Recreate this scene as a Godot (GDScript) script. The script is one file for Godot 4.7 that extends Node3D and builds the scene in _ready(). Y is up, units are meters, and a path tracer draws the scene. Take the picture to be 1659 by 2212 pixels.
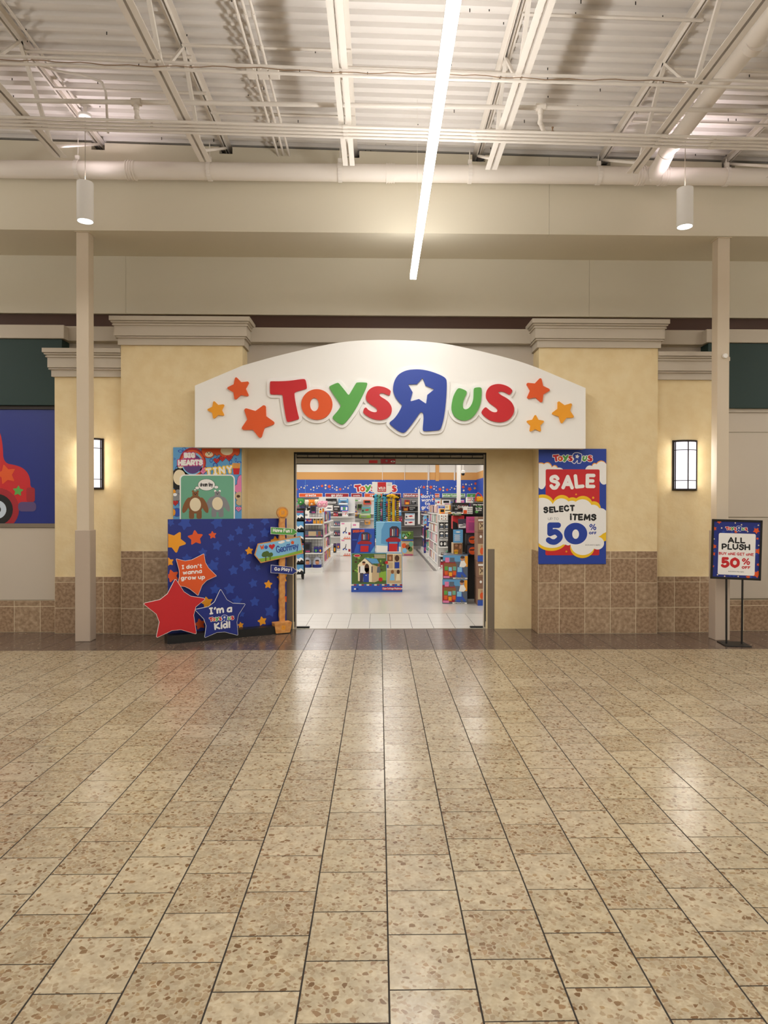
extends Node3D
# A mall shopfront: terrazzo concourse, toy shop entrance between plaster pilasters, open-joist ceiling, and the shop beyond the roll-up grille.

const DECK := 6.035       # height of the roof deck over x = 0; it falls 2 % to the right
const FALL := -0.02
var M := {}
var taken := {}
var rng := RandomNumberGenerator.new()
var meshes := {}
var logo_polys := {}

func _ready():
	rng.seed = 7
	setup_view()
	setup_lights()
	make_materials()
	make_logo()
	build_floors()
	build_hall()
	build_front()
	build_ceiling()
	build_services()
	build_lamps()
	build_sign()
	build_posters()
	build_standee()
	build_sign_stand()
	build_shop()
	build_goods()

# ------------------------------------------------------------------ view and light
func setup_view():
	var cam := Camera3D.new()
	cam.name = "camera"
	cam.position = Vector3(0, 1.653, 0)
	cam.rotation = Vector3(deg_to_rad(-0.43), deg_to_rad(-1.07), deg_to_rad(0.086))
	cam.projection = Camera3D.PROJECTION_FRUSTUM
	cam.near = 0.05
	cam.far = 100.0
	cam.size = 2.0 * 0.05 * 1106.0 / 1475.0
	cam.frustum_offset = Vector2(-0.05 * 17.0 / 1475.0, 0)
	add_child(cam)
	cam.current = true
	var env := Environment.new()
	env.background_mode = Environment.BG_COLOR
	env.background_color = Color(0, 0, 0)
	env.tonemap_mode = Environment.TONE_MAPPER_LINEAR
	env.tonemap_exposure = 1.0
	env.sdfgi_enabled = true
	env.ssao_enabled = true
	env.ssil_enabled = true
	var we := WorldEnvironment.new()
	we.name = "world"
	we.environment = env
	add_child(we)

func area(called: String, pos: Vector3, dir: Vector3, sx: float, sy: float, watts: float, col: Color):
	var l := AreaLight3D.new()
	l.name = called
	l.area_size = Vector2(sx, sy)
	l.area_normalize_energy = true
	l.light_energy = watts / 9.87
	l.light_color = col
	l.shadow_enabled = true
	l.area_range = 40.0
	l.area_attenuation = 2.0
	add_child(l, true)
	var up := Vector3.FORWARD if absf(dir.y) > 0.9 else Vector3.UP
	l.look_at_from_position(pos, pos + dir, up)

const LINEAR_WATTS_DOWN := 190.0
const LINEAR_WATTS_UP := 112.0
const SHOP_WATTS := 23.0
const SCONCE_WATTS := 4.0
func setup_lights():
	var white := Color(1.0, 0.995, 0.985)
	# the suspended linear luminaire: from 8.25 m ahead to 6 m behind the camera
	area("linear_light_down", Vector3(0.405, 4.36, -1.2), Vector3.DOWN, 0.07, 14.0, LINEAR_WATTS_DOWN, white)
	area("linear_light_up", Vector3(0.405, 4.50, -1.2), Vector3.UP, 0.07, 14.0, LINEAR_WATTS_UP, white)
	# two more rows of the same luminaire over the concourse, out of the frame
	for x in [-6.6, 7.4]:
		area("linear_light_down", Vector3(x, 4.36, -1.2), Vector3.DOWN, 0.07, 14.0, LINEAR_WATTS_DOWN * 0.9, white)
		area("linear_light_up", Vector3(x, 4.50, -1.2), Vector3.UP, 0.07, 14.0, LINEAR_WATTS_UP * 1.2, white)
	# shop ceiling strips
	for ix in 4:
		for iz in 6:
			area("shop_light", Vector3(-4.6 + ix * 2.4, 3.80, -10.9 - iz * 3.0), Vector3.DOWN, 0.6, 1.2, SHOP_WATTS, Color(1.0, 0.98, 0.96))

# ------------------------------------------------------------------ naming
func numbered(n: String) -> String:
	if not taken.has(n):
		taken[n] = 0
		return n
	taken[n] += 1
	return "%s_%03d" % [n, taken[n]]

func meta(o: Node, label: String, category: String, group := "", kind := ""):
	if label: o.set_meta("label", label)
	if category: o.set_meta("category", category)
	if group: o.set_meta("group", group)
	if kind: o.set_meta("kind", kind)
	return o

func thing(called: String, label: String, category: String, at := Vector3.ZERO, turn := 0.0, group := "", kind := "") -> Node3D:
	var o := Node3D.new()
	o.name = numbered(called)
	o.position = at
	o.rotation.y = turn
	add_child(o)
	meta(o, label, category, group, kind)
	return o

func part(parent: Node, called: String, mesh: Mesh, m: Material, pos := Vector3.ZERO, label := "") -> MeshInstance3D:
	var o := MeshInstance3D.new()
	o.name = numbered(called) if parent == self else called
	o.mesh = mesh
	o.material_override = m
	o.position = pos
	parent.add_child(o, true)
	if label: o.set_meta("label", label)
	return o

# ------------------------------------------------------------------ mesh helpers
func begin() -> SurfaceTool:
	var st := SurfaceTool.new()
	st.begin(Mesh.PRIMITIVE_TRIANGLES)
	return st

var uvo := Vector2.ZERO
func uv_of(p: Vector3, n: Vector3) -> Vector2:
	var a := n.abs()
	if a.y >= a.x and a.y >= a.z: return Vector2(p.x, p.z) + uvo
	if a.x >= a.z: return Vector2(p.z, p.y) + uvo
	return Vector2(p.x, p.y) + uvo

func tri(st: SurfaceTool, a: Vector3, b: Vector3, c: Vector3, n: Vector3):
	if (b - a).cross(c - a).dot(n) > 0:
		var t := b
		b = c
		c = t
	for p in [a, b, c]:
		st.set_normal(n)
		st.set_uv(uv_of(p, n))
		st.add_vertex(p)

func quad(st: SurfaceTool, a: Vector3, b: Vector3, c: Vector3, d: Vector3, out := Vector3.ZERO):
	var n := (b - a).cross(c - a)
	if n.length() < 1e-12: n = (c - a).cross(d - a)
	n = n.normalized()
	if out != Vector3.ZERO and n.dot(out) < 0: n = -n
	tri(st, a, b, c, n)
	tri(st, a, c, d, n)

func squad(st: SurfaceTool, ps: Array, ns: Array):   # smooth quad
	var flip: bool = (ps[1] - ps[0]).cross(ps[2] - ps[0]).dot(ns[0] + ns[2]) > 0
	for k in [[0, 1, 2], [0, 2, 3]]:
		var o = [k[0], k[2], k[1]] if flip else k
		for i in o:
			st.set_normal(ns[i])
			st.set_uv(uv_of(ps[i], ns[i]))
			st.add_vertex(ps[i])

func hexa(st: SurfaceTool, v: Array):    # 8 corners: bottom four round, then top four
	var c := Vector3.ZERO
	for p in v: c += p / 8.0
	for f in [[0, 1, 2, 3], [4, 5, 6, 7], [0, 1, 5, 4], [1, 2, 6, 5], [2, 3, 7, 6], [3, 0, 4, 7]]:
		var m: Vector3 = (v[f[0]] + v[f[1]] + v[f[2]] + v[f[3]]) / 4.0
		quad(st, v[f[0]], v[f[1]], v[f[2]], v[f[3]], m - c)

func add_box(st: SurfaceTool, lo: Vector3, hi: Vector3):
	hexa(st, [Vector3(lo.x, lo.y, lo.z), Vector3(hi.x, lo.y, lo.z), Vector3(hi.x, lo.y, hi.z), Vector3(lo.x, lo.y, hi.z), Vector3(lo.x, hi.y, lo.z), Vector3(hi.x, hi.y, lo.z), Vector3(hi.x, hi.y, hi.z), Vector3(lo.x, hi.y, hi.z)])

func box(lo: Vector3, hi: Vector3) -> ArrayMesh:
	var st := begin()
	add_box(st, lo, hi)
	return st.commit()

func add_cbox(st: SurfaceTool, c: Vector3, s: Vector3, b: float):   # chamfered box
	var h := s / 2.0
	var sg := [-1.0, 1.0]
	for ax in 3:
		var u := (ax + 1) % 3
		var w := (ax + 2) % 3
		for d in sg:
			var q := []
			for k in [[-1, -1], [1, -1], [1, 1], [-1, 1]]:
				var p := Vector3.ZERO
				p[ax] = d * h[ax]
				p[u] = k[0] * (h[u] - b)
				p[w] = k[1] * (h[w] - b)
				q.append(p + c)
			var n := Vector3.ZERO
			n[ax] = d
			quad(st, q[0], q[1], q[2], q[3], n)
		for d in sg:
			for e in sg:     # edge along ax between the faces u=d and w=e
				var p0 := Vector3.ZERO
				p0[u] = d * h[u]
				p0[w] = e * (h[w] - b)
				var p1 := Vector3.ZERO
				p1[u] = d * (h[u] - b)
				p1[w] = e * h[w]
				var t := Vector3.ZERO
				t[ax] = h[ax] - b
				var n2 := Vector3.ZERO
				n2[u] = d
				n2[w] = e
				quad(st, c + p0 - t, c + p0 + t, c + p1 + t, c + p1 - t, n2)
	for x in sg:
		for y in sg:
			for z in sg:
				var n3 := Vector3(x, y, z)
				tri(st, c + Vector3(x * h.x, y * (h.y - b), z * (h.z - b)), c + Vector3(x * (h.x - b), y * h.y, z * (h.z - b)), c + Vector3(x * (h.x - b), y * (h.y - b), z * h.z), n3.normalized())

func cbox(c: Vector3, s: Vector3, b := 0.004) -> ArrayMesh:
	var key := "cb%s%s%s%s" % [c, s, b, uvo]
	if not meshes.has(key):
		var st := begin()
		add_cbox(st, c, s, b)
		meshes[key] = st.commit()
	return meshes[key]

func add_tube(st: SurfaceTool, a: Vector3, b: Vector3, r0: float, r1 := -1.0, n := 12, caps := true):
	if r1 < 0: r1 = r0
	var d := (b - a).normalized()
	var s := d.cross(Vector3.UP if absf(d.y) < 0.9 else Vector3.RIGHT).normalized()
	var t := d.cross(s)
	for i in n:
		var e0 := s * cos(TAU * i / n) + t * sin(TAU * i / n)
		var e1 := s * cos(TAU * (i + 1) / n) + t * sin(TAU * (i + 1) / n)
		squad(st, [a + e0 * r0, a + e1 * r0, b + e1 * r1, b + e0 * r1], [e0, e1, e1, e0])
		if caps:
			tri(st, a, a + e0 * r0, a + e1 * r0, -d)
			tri(st, b, b + e0 * r1, b + e1 * r1, d)

func tube(a: Vector3, b: Vector3, r: float, n := 12) -> ArrayMesh:
	var st := begin()
	add_tube(st, a, b, r, r, n)
	return st.commit()

func add_path(st: SurfaceTool, ps: Array, r: float, n := 8):
	for i in ps.size() - 1: add_tube(st, ps[i], ps[i + 1], r, r, n)

func add_lathe(st: SurfaceTool, prof: Array, o := Vector3.ZERO, n := 20, sq := Vector3.ONE):   # prof: [radius, height] from the bottom up
	for k in prof.size() - 1:
		var r0: float = prof[k][0]
		var y0: float = prof[k][1]
		var r1: float = prof[k + 1][0]
		var y1: float = prof[k + 1][1]
		var sl := Vector2(y1 - y0, r0 - r1).normalized()
		for i in n:
			var ps := []
			var ns := []
			for q in [[0, r0, y0], [1, r0, y0], [1, r1, y1], [0, r1, y1]]:
				var an: float = TAU * (i + q[0]) / n
				ps.append(o + Vector3(cos(an) * q[1], q[2], sin(an) * q[1]) * sq)
				ns.append(Vector3(cos(an) * sl.x, sl.y, sin(an) * sl.x).normalized())
			if r0 < 1e-6: tri(st, ps[0], ps[2], ps[3], (ns[2] + ns[3]).normalized())
			elif r1 < 1e-6: tri(st, ps[0], ps[1], ps[2], (ns[0] + ns[1]).normalized())
			else: squad(st, ps, ns)

func ball(st: SurfaceTool, c: Vector3, r: Vector3, n := 14):
	var pr := []
	for i in 9: pr.append([sin(PI * i / 8.0), -cos(PI * i / 8.0)])
	pr[0][0] = 0.0
	pr[8][0] = 0.0
	add_lathe(st, pr, c, n, r)

# polygons -----------------------------------------------------------
func pv(a: Array) -> PackedVector2Array:
	var p := PackedVector2Array()
	for i in range(0, a.size() - 1, 2): p.append(Vector2(a[i], a[i + 1]))
	return p

func chaikin(p: PackedVector2Array, times := 1) -> PackedVector2Array:
	for t in times:
		var q := PackedVector2Array()
		for i in p.size():
			var b := p[(i + 1) % p.size()]
			q.append(p[i].lerp(b, 0.25))
			q.append(p[i].lerp(b, 0.75))
		p = q
	return p

func xf(p: PackedVector2Array, s: Vector2, o: Vector2, turn := 0.0) -> PackedVector2Array:
	var q := PackedVector2Array()
	for v in p: q.append((v * s).rotated(turn) + o)
	return q

func rect(x: float, y: float, w: float, h: float, r := 0.0) -> PackedVector2Array:   # centred
	if r <= 0.0: return PackedVector2Array([Vector2(x - w / 2, y - h / 2), Vector2(x + w / 2, y - h / 2), Vector2(x + w / 2, y + h / 2), Vector2(x - w / 2, y + h / 2)])
	var q := PackedVector2Array()
	for k in [[1, -1, -PI / 2], [1, 1, 0.0], [-1, 1, PI / 2], [-1, -1, PI]]:
		for i in 6:
			var an: float = k[2] + PI / 2 * i / 5.0
			q.append(Vector2(x + k[0] * (w / 2 - r) + cos(an) * r, y + k[1] * (h / 2 - r) + sin(an) * r))
	return q

func oval(x: float, y: float, rx: float, ry: float, n := 28) -> PackedVector2Array:
	var q := PackedVector2Array()
	for i in n: q.append(Vector2(x + cos(TAU * i / n) * rx, y + sin(TAU * i / n) * ry))
	return q

func star(x: float, y: float, r: float, turn := 0.0, soft := 0.06, inner := 0.52) -> PackedVector2Array:
	var q := PackedVector2Array()
	for i in 10:
		var an := PI / 2 + turn + TAU * i / 10.0
		q.append(Vector2(cos(an), sin(an)) * (r if i % 2 == 0 else r * inner))
	q = rounded(q, r * soft)
	return xf(q, Vector2.ONE, Vector2(x, y))

func rounded(q: PackedVector2Array, r: float) -> PackedVector2Array:   # convex corners rounded
	if r <= 0: return q
	var a := grown(q, -r, Geometry2D.JOIN_MITER)
	if a.is_empty(): return q
	var b := grown(a[0], r)
	return b[0] if b.size() else q

func grown(q: PackedVector2Array, r: float, join := Geometry2D.JOIN_ROUND) -> Array:   # in tenths of a millimetre, so that arcs are fine
	return Array(Geometry2D.offset_polygon(xf(q, Vector2.ONE * 1e4, Vector2.ZERO), r * 1e4, join)).map(func(p): return xf(thin(p), Vector2.ONE * 1e-4, Vector2.ZERO))

func thin(p: PackedVector2Array) -> PackedVector2Array:   # drops points closer than half a millimetre
	var q := PackedVector2Array()
	for v in p:
		if q.is_empty() or q[q.size() - 1].distance_to(v) > 4.0: q.append(v)
	return q if q.size() > 7 else p

func holed(outer: PackedVector2Array, hole: PackedVector2Array) -> Array:   # a shape with a hole as two halves
	var lo := outer[0]
	var hi := outer[0]
	for v in outer:
		lo = lo.min(v)
		hi = hi.max(v)
	var mid := Vector2.ZERO
	for v in hole: mid += v / hole.size()
	var out := []
	for half in [PackedVector2Array([lo - Vector2.ONE, Vector2(mid.x, lo.y - 1), Vector2(mid.x, hi.y + 1), Vector2(lo.x - 1, hi.y + 1)]), PackedVector2Array([Vector2(mid.x, lo.y - 1), Vector2(hi.x + 1, lo.y - 1), hi + Vector2.ONE, Vector2(mid.x, hi.y + 1)])]:
		for p in Geometry2D.intersect_polygons(outer, half):
			for q in Geometry2D.clip_polygons(p, hole): out.append(q)
	return out

func add_prism(st: SurfaceTool, polys: Array, z0: float, top: float, back := true):
	var lift := -1
	for p0 in polys:
		var p: PackedVector2Array = p0
		lift = (lift + 1) % 12
		var z1 := top + lift * 0.00004      # overlapping pieces of one print never share a plane
		if Geometry2D.is_polygon_clockwise(p): p.reverse()
		var idx := Geometry2D.triangulate_polygon(p)
		for i in range(0, idx.size(), 3):
			var a := p[idx[i]]
			var b := p[idx[i + 1]]
			var c := p[idx[i + 2]]
			tri(st, Vector3(a.x, a.y, z1), Vector3(b.x, b.y, z1), Vector3(c.x, c.y, z1), Vector3.BACK)
			if back: tri(st, Vector3(a.x, a.y, z0), Vector3(b.x, b.y, z0), Vector3(c.x, c.y, z0), Vector3.FORWARD)
		for i in p.size():
			var a := p[i]
			var b := p[(i + 1) % p.size()]
			var n := (b - a).orthogonal()
			quad(st, Vector3(a.x, a.y, z0), Vector3(b.x, b.y, z0), Vector3(b.x, b.y, z1), Vector3(a.x, a.y, z1), Vector3(n.x, n.y, 0))

func prism(polys: Array, z0: float, z1: float, back := true) -> ArrayMesh:
	var st := begin()
	add_prism(st, polys, z0, z1, back)
	return st.commit()

# ------------------------------------------------------------------ lettering: a marker alphabet of strokes (grid: base 4, x-height b, cap e)
const GLYPH := {
	"A": "a|04,5e,a4|37,77", "B": "8|04,0e|~0e,4e,7d,7a,49,09|~09,5a,88,86,54,04", "C": "9|~9c,7e,4e,1c,09,16,44,74,96", "D": "9|04,0e|~0e,4e,8c,99,86,44,04", "E": "7|04,0e|0e,7e|09,69|04,74", "F": "7|04,0e|0e,7e|09,59",
	"G": "a|~9c,7e,4e,1c,09,16,44,74,95,98|98,68", "H": "9|04,0e|94,9e|09,99", "I": "4|24,2e|0e,4e|04,44", "K": "8|04,0e|7e,09,84", "L": "7|0e,04|04,74", "M": "b|04,1e,56,ae,b4", "N": "9|04,0e,94,9e", "O": "a|~5e,1c,09,16,54|~54,96,a9,9c,5e",
	"P": "8|04,0e|~0e,5e,8c,8a,58,08", "R": "8|04,0e|~0e,5e,8c,8a,58,08|48,84", "S": "8|~8c,6e,3e,1d,1b,3a,69,87,76,54,24,06", "T": "8|0e,8e|4e,44", "U": "9|~0e,07,25,44,65,97,9e", "W": "c|0e,34,6b,94,ce", "Y": "8|0e,49,8e|49,44", "X": "8|04,8e|0e,84",
	"a": "7|~7b,4b,1a,08,05,34,65,78|7b,74", "b": "7|0e,04|~07,3b,6a,78,76,44,14,06", "c": "6|~6a,4b,1a,07,15,44,65", "d": "7|7e,74|~78,4b,1a,07,15,34,77", "e": "7|07,77|~77,79,4b,1a,07,15,44,65", "f": "5|~5e,3e,2c,24|0a,5a",
	"g": "7|~77,4b,1a,08,15,44,77|~7b,75,72,40,11", "h": "7|0e,04|~08,3b,6a,78,74", "i": "0|0b,04|0e,0e", "l": "1|0e,04", "m": "b|0b,04|~08,2b,4b,58,54|~58,8b,ab,b8,b4", "n": "7|0b,04|~08,3b,6a,78,74", "o": "8|~4b,1a,07,15,44|~44,75,87,7a,4b",
	"p": "7|0b,00|~08,3b,6a,78,76,44,14,06", "r": "5|0b,04|~08,2a,5b", "s": "6|~6a,3b,1a,29,58,66,44,05", "t": "5|~2e,26,44,54|0b,5b", "u": "7|0b,07|~07,25,44,65,77|7b,74", "w": "a|0b,24,5a,84,ab", "v": "7|0b,34,7b", "k": "7|0e,04|6b,08,74", "x": "7|04,7b|0b,74", "y": "7|0b,45|7b,20",
	"5": "8|7e,1e|1e,19|~19,5a,88,86,54,24,05", "0": "a|~5e,1c,09,16,54|~54,96,a9,9c,5e", "3": "7|~0d,4e,7c,6a,39|~39,78,76,44,05", "%": "d|ae,34|~3e,1d,0b,29,3a,4b,5c,3e|~a9,87,86,94,b4,c6,c8,a9", "!": "1|0e,07|04,04", "'": "1|1e,0c", ".": "1|04,04", "-": "5|08,58", "&": "8|84,2c,4e,6c,16,44,87",
}

func catmull(p: PackedVector2Array) -> PackedVector2Array:
	var q := PackedVector2Array()
	for i in p.size() - 1:
		var a := p[maxi(i - 1, 0)]
		var d := p[mini(i + 2, p.size() - 1)]
		for k in 5: q.append(p[i].cubic_interpolate(p[i + 1], a, d, k / 5.0))
	q.append(p[p.size() - 1])
	return q

func lettering(text: String, cap: float, weight: float, o: Vector2, align := 0.5, turn := 0.0, track := 0.0, wide := 1.0, jig := 0.0) -> Array:
	# cap: cap height in metres; weight: stroke in metres; o: where the baseline's aligned point stands
	var u := cap / 10.0
	var strokes := []
	var x := 0.0
	var gap := weight / u + 1.2 + track
	var j := 0
	for ch in text:
		if ch == " ":
			x += 4.5 + track
			continue
		var f: PackedStringArray = GLYPH[ch].split("|")
		var tilt := jig * (1.0 if j % 2 == 0 else -1.0)
		j += 1
		for k in range(1, f.size()):
			var smooth := f[k].begins_with("~")
			var ps := PackedVector2Array()
			for s in f[k].trim_prefix("~").split(","):
				var v := Vector2(s.substr(0, 1).hex_to_int() * wide, s.substr(1, 1).hex_to_int() - 4.0)
				ps.append(v.rotated(tilt) + Vector2(x, 0))
			if ps.size() == 2 and ps[0] == ps[1]: ps[1].y += 0.3
			strokes.append(catmull(ps) if smooth else ps)
		x += f[0].hex_to_int() * wide + gap
	var shift := (x - gap) * align
	var out := []
	for s in strokes:
		var q := PackedVector2Array()
		for v in s: q.append(((v - Vector2(shift, 0)) * u).rotated(turn) + o)
		var step := maxi(1, ceili((q.size() - 1) / 3.0))
		for i in range(0, q.size() - 1, step):
			for poly in Geometry2D.offset_polyline(xf(q.slice(i, mini(i + step, q.size() - 1) + 1), Vector2.ONE * 1e4, Vector2.ZERO), weight * 5e3, Geometry2D.JOIN_ROUND, Geometry2D.END_ROUND):
				if not Geometry2D.is_polygon_clockwise(poly): out.append(xf(thin(poly), Vector2.ONE * 1e-4, Vector2.ZERO))
	return out

func ink(parent: Node, called: String, polys: Array, m: Material, z: float, th := 0.0008) -> MeshInstance3D:
	return part(parent, called, prism(polys, z, z + th, false), m)

# ------------------------------------------------------------------ the shop's logo as outlines (thousandths of a unit, y down, centred later)
func make_logo():
	var L := {
		"t": [85,240,95,230,200,231,330,224,440,207,500,200,520,208,530,250,537,300,534,318,520,324,440,346,390,365,383,380,390,450,410,550,430,640,441,675,438,692,425,698,320,728,300,729,288,715,270,620,250,500,242,415,235,400,220,393,110,393,92,388,85,375],
		"y": [812,300,815,290,840,275,910,245,928,248,945,268,1000,335,1040,388,1050,393,1060,388,1085,345,1140,250,1155,239,1265,240,1280,248,1280,265,1260,325,1200,450,1130,580,1050,690,1000,745,975,758,950,755,905,728,860,690,853,672,860,655,905,605,940,560,955,530,950,512,910,455,850,370],
		"s": [1570,352,1568,340,1540,318,1490,295,1430,284,1380,286,1330,305,1285,345,1265,395,1263,440,1280,475,1330,515,1380,545,1400,565,1404,585,1395,602,1370,607,1330,598,1290,575,1270,550,1258,547,1240,560,1230,590,1230,612,1260,640,1310,672,1370,695,1440,702,1500,692,1550,660,1578,615,1585,570,1575,525,1545,480,1500,445,1455,420,1432,400,1428,385,1440,370,1470,367,1500,378,1530,393,1550,398,1562,385],
	}
	var K := {
		"r": [380,75,460,76,560,95,650,125,730,160,765,190,773,225,772,330,765,450,752,580,735,690,710,780,695,812,675,825,600,832,510,838,485,832,478,815,480,770,487,700,487,650,482,615,465,600,445,606,420,640,370,715,310,795,265,848,240,858,210,852,160,826,105,783,70,748,68,735,78,720,120,690,170,625,205,560,222,520,215,508,175,470,135,415,112,350,110,290,125,220,165,150,230,105,300,82],
		"u": [830,560,835,500,850,420,875,360,905,312,928,303,960,312,1010,333,1022,350,1015,380,990,430,973,490,972,535,985,560,1010,568,1050,550,1085,500,1103,440,1106,380,1107,320,1112,305,1130,296,1185,292,1200,300,1206,320,1205,400,1195,480,1170,560,1120,640,1060,690,1000,706,940,698,880,665,845,615],
		"z": [1588,335,1583,322,1550,290,1490,262,1420,248,1350,258,1300,285,1265,335,1255,395,1265,440,1300,485,1350,520,1390,548,1403,570,1402,585,1390,600,1350,600,1310,580,1275,550,1260,537,1240,545,1215,575,1203,600,1210,620,1250,660,1310,700,1370,718,1440,725,1510,712,1570,670,1605,610,1612,560,1600,510,1565,460,1510,420,1450,390,1415,365,1412,352,1425,343,1460,342,1500,355,1535,378,1550,383,1565,375],
		"hole": [475,178,512,275,620,320,533,390,519,500,430,440,322,472,352,358,295,260,405,258],
	}
	var sc := Vector2(0.001, -0.001)
	for k in L: logo_polys[k] = [chaikin(xf(pv(L[k]), sc, Vector2(-1.592, 0.466)), 2)]
	for k in K: logo_polys[k] = [chaikin(xf(pv(K[k]), sc, Vector2(-0.105, 0.466)), 2)]
	var o := oval(-0.932, -0.047, 0.192, 0.188, 40)
	logo_polys["o_out"] = [o]
	logo_polys["o"] = holed(o, oval(-0.962, -0.048, 0.054, 0.082, 28))
	logo_polys["r_out"] = logo_polys["r"]
	logo_polys["hole"] = [rounded(xf(pv(K["hole"]), sc, Vector2(-0.105, 0.466)), 0.008)]
	logo_polys["r"] = holed(logo_polys["r"][0], logo_polys["hole"][0])

func logo_union(grow: float) -> Array:   # the contour-cut backing: all letters grown and joined
	var acc := []
	for k in ["t", "o_out", "y", "s", "r_out", "u", "z"]:
		var g := grown(logo_polys[k][0], grow)
		var cur: PackedVector2Array = g[0]
		var rest := []
		for a in acc:
			var m := Geometry2D.merge_polygons(cur, a)
			var outs := m.filter(func(q): return not Geometry2D.is_polygon_clockwise(q))
			if outs.size() == 1: cur = outs[0]
			else: rest.append(a)
		rest.append(cur)
		acc = rest
	return acc

func logo(parent: Node, at: Vector2, width: float, z: float, backing: Material, th := 0.0008, grow := 0.045):
	var k := width / 3.014
	var cols := {"t": "print_red", "o": "print_orange", "y": "print_green", "s": "print_red", "r": "print_blue", "u": "print_green", "z": "print_red"}
	var scaled := func(list): return list.map(func(p): return xf(p, Vector2(k, k), at))
	if backing: ink(parent, "logo_backing", scaled.call(logo_union(grow)), backing, z, th)
	for key in cols:
		ink(parent, "letter", scaled.call(logo_polys[key]), M[cols[key]], z + th, th)

# ------------------------------------------------------------------ materials
func mk(key: String, hex: String, rough := 0.6, metal := 0.0) -> StandardMaterial3D:
	var m := StandardMaterial3D.new()
	m.resource_name = key
	m.albedo_color = Color(hex)
	m.roughness = rough
	m.metallic = metal
	M[key] = m
	return m

func noise(freq: float, kind: int, octaves := 4, sd := 1) -> FastNoiseLite:
	var n := FastNoiseLite.new()
	n.noise_type = kind
	n.frequency = freq
	n.fractal_octaves = octaves
	n.seed = sd
	return n

func mottle(key: String, cols: Array, freq: float, scale: float, rough := 0.7, bump := 0.0, octaves := 5, sd := 3):   # a triplanar paint or stone
	var m := mk(key, "ffffff", rough)
	var g := Gradient.new()
	g.offsets = PackedFloat32Array()
	g.colors = PackedColorArray()
	for i in cols.size(): g.add_point(cols[i][0], Color(cols[i][1]))
	var t := NoiseTexture2D.new()
	t.width = 512
	t.height = 512
	t.seamless = true
	t.noise = noise(freq, FastNoiseLite.TYPE_SIMPLEX_SMOOTH, octaves, sd)
	t.color_ramp = g
	m.albedo_texture = t
	m.uv1_triplanar = true
	m.uv1_world_triplanar = true
	m.uv1_scale = Vector3.ONE / scale
	if bump > 0:
		var h := NoiseTexture2D.new()
		h.width = 512
		h.height = 512
		h.seamless = true
		h.noise = noise(freq * 3.0, FastNoiseLite.TYPE_SIMPLEX_SMOOTH, 4, sd + 9)
		m.heightmap_enabled = true
		m.heightmap_texture = h
		m.heightmap_scale = bump
	return m

func terrazzo(key: String, thr: float, base: Color, chips: Array, sd: int, rough: float):
	var n := 1024
	var a := FastNoiseLite.new()
	a.noise_type = FastNoiseLite.TYPE_CELLULAR
	a.cellular_return_type = FastNoiseLite.RETURN_CELL_VALUE
	a.cellular_jitter = 1.0
	a.frequency = 0.058
	a.seed = sd
	a.fractal_type = FastNoiseLite.FRACTAL_NONE
	a.domain_warp_enabled = true
	a.domain_warp_amplitude = 7.0
	a.domain_warp_frequency = 0.03
	var e: FastNoiseLite = a.duplicate()
	e.cellular_return_type = FastNoiseLite.RETURN_DISTANCE2_SUB
	var b: FastNoiseLite = a.duplicate()
	b.frequency = 0.115
	b.seed = sd + 50
	var big := a.get_image(n, n).get_data()
	var rim := e.get_image(n, n).get_data()
	var small := b.get_image(n, n).get_data()
	var tone := noise(0.012, FastNoiseLite.TYPE_SIMPLEX_SMOOTH, 4, sd + 5).get_image(n, n).get_data()
	var out := PackedByteArray()
	out.resize(n * n * 3)
	var lut_big := []
	var lut_edge := []
	var lut_small := []
	for v in 256:
		var h := fposmod(v * 0.61803, 1.0)
		var c: Color = base
		var on := 0
		if h < thr:
			c = chips[int(h / thr * 0.999 * chips.size())]
			on = 1
		elif h < thr * 2.2:
			c = base.lerp(chips[int(h * 53.0) % chips.size()], 0.30)
			on = 1
		lut_big.append(Vector3(c.r, c.g, c.b) if on else Vector3(-1, 0, 0))
		lut_edge.append(20 + int(fposmod(v * 0.377, 1.0) * 46.0))
		var h2 := fposmod(v * 0.7548, 1.0)
		var d := base.lerp(Color("f0e6d0"), 0.16 * fposmod(v * 0.19, 1.0))
		if h2 < thr * 0.45: d = base.lerp(chips[int(h2 * 97.0) % chips.size()], 0.55)
		lut_small.append(Vector3(d.r, d.g, d.b))
	var j := 0
	for i in n * n:
		var c: Vector3 = lut_big[big[i]]
		if c.x < 0 or rim[i] < lut_edge[big[i]]: c = lut_small[small[i]]
		var f := (0.92 + tone[i] * 0.0006) * 255.0
		out[j] = mini(255, int(c.x * f))
		out[j + 1] = mini(255, int(c.y * f))
		out[j + 2] = mini(255, int(c.z * f))
		j += 3
	var m := mk(key, "ffffff", rough)
	m.albedo_texture = ImageTexture.create_from_image(Image.create_from_data(n, n, false, Image.FORMAT_RGB8, out))
	m.uv1_scale = Vector3.ONE / 1.25
	m.metallic_specular = 0.5
	return m

func glow(key: String, col: String, energy: float):
	var m := mk(key, "ffffff", 0.5)
	m.emission_enabled = true
	m.emission = Color(col)
	m.emission_energy_multiplier = energy

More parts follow.
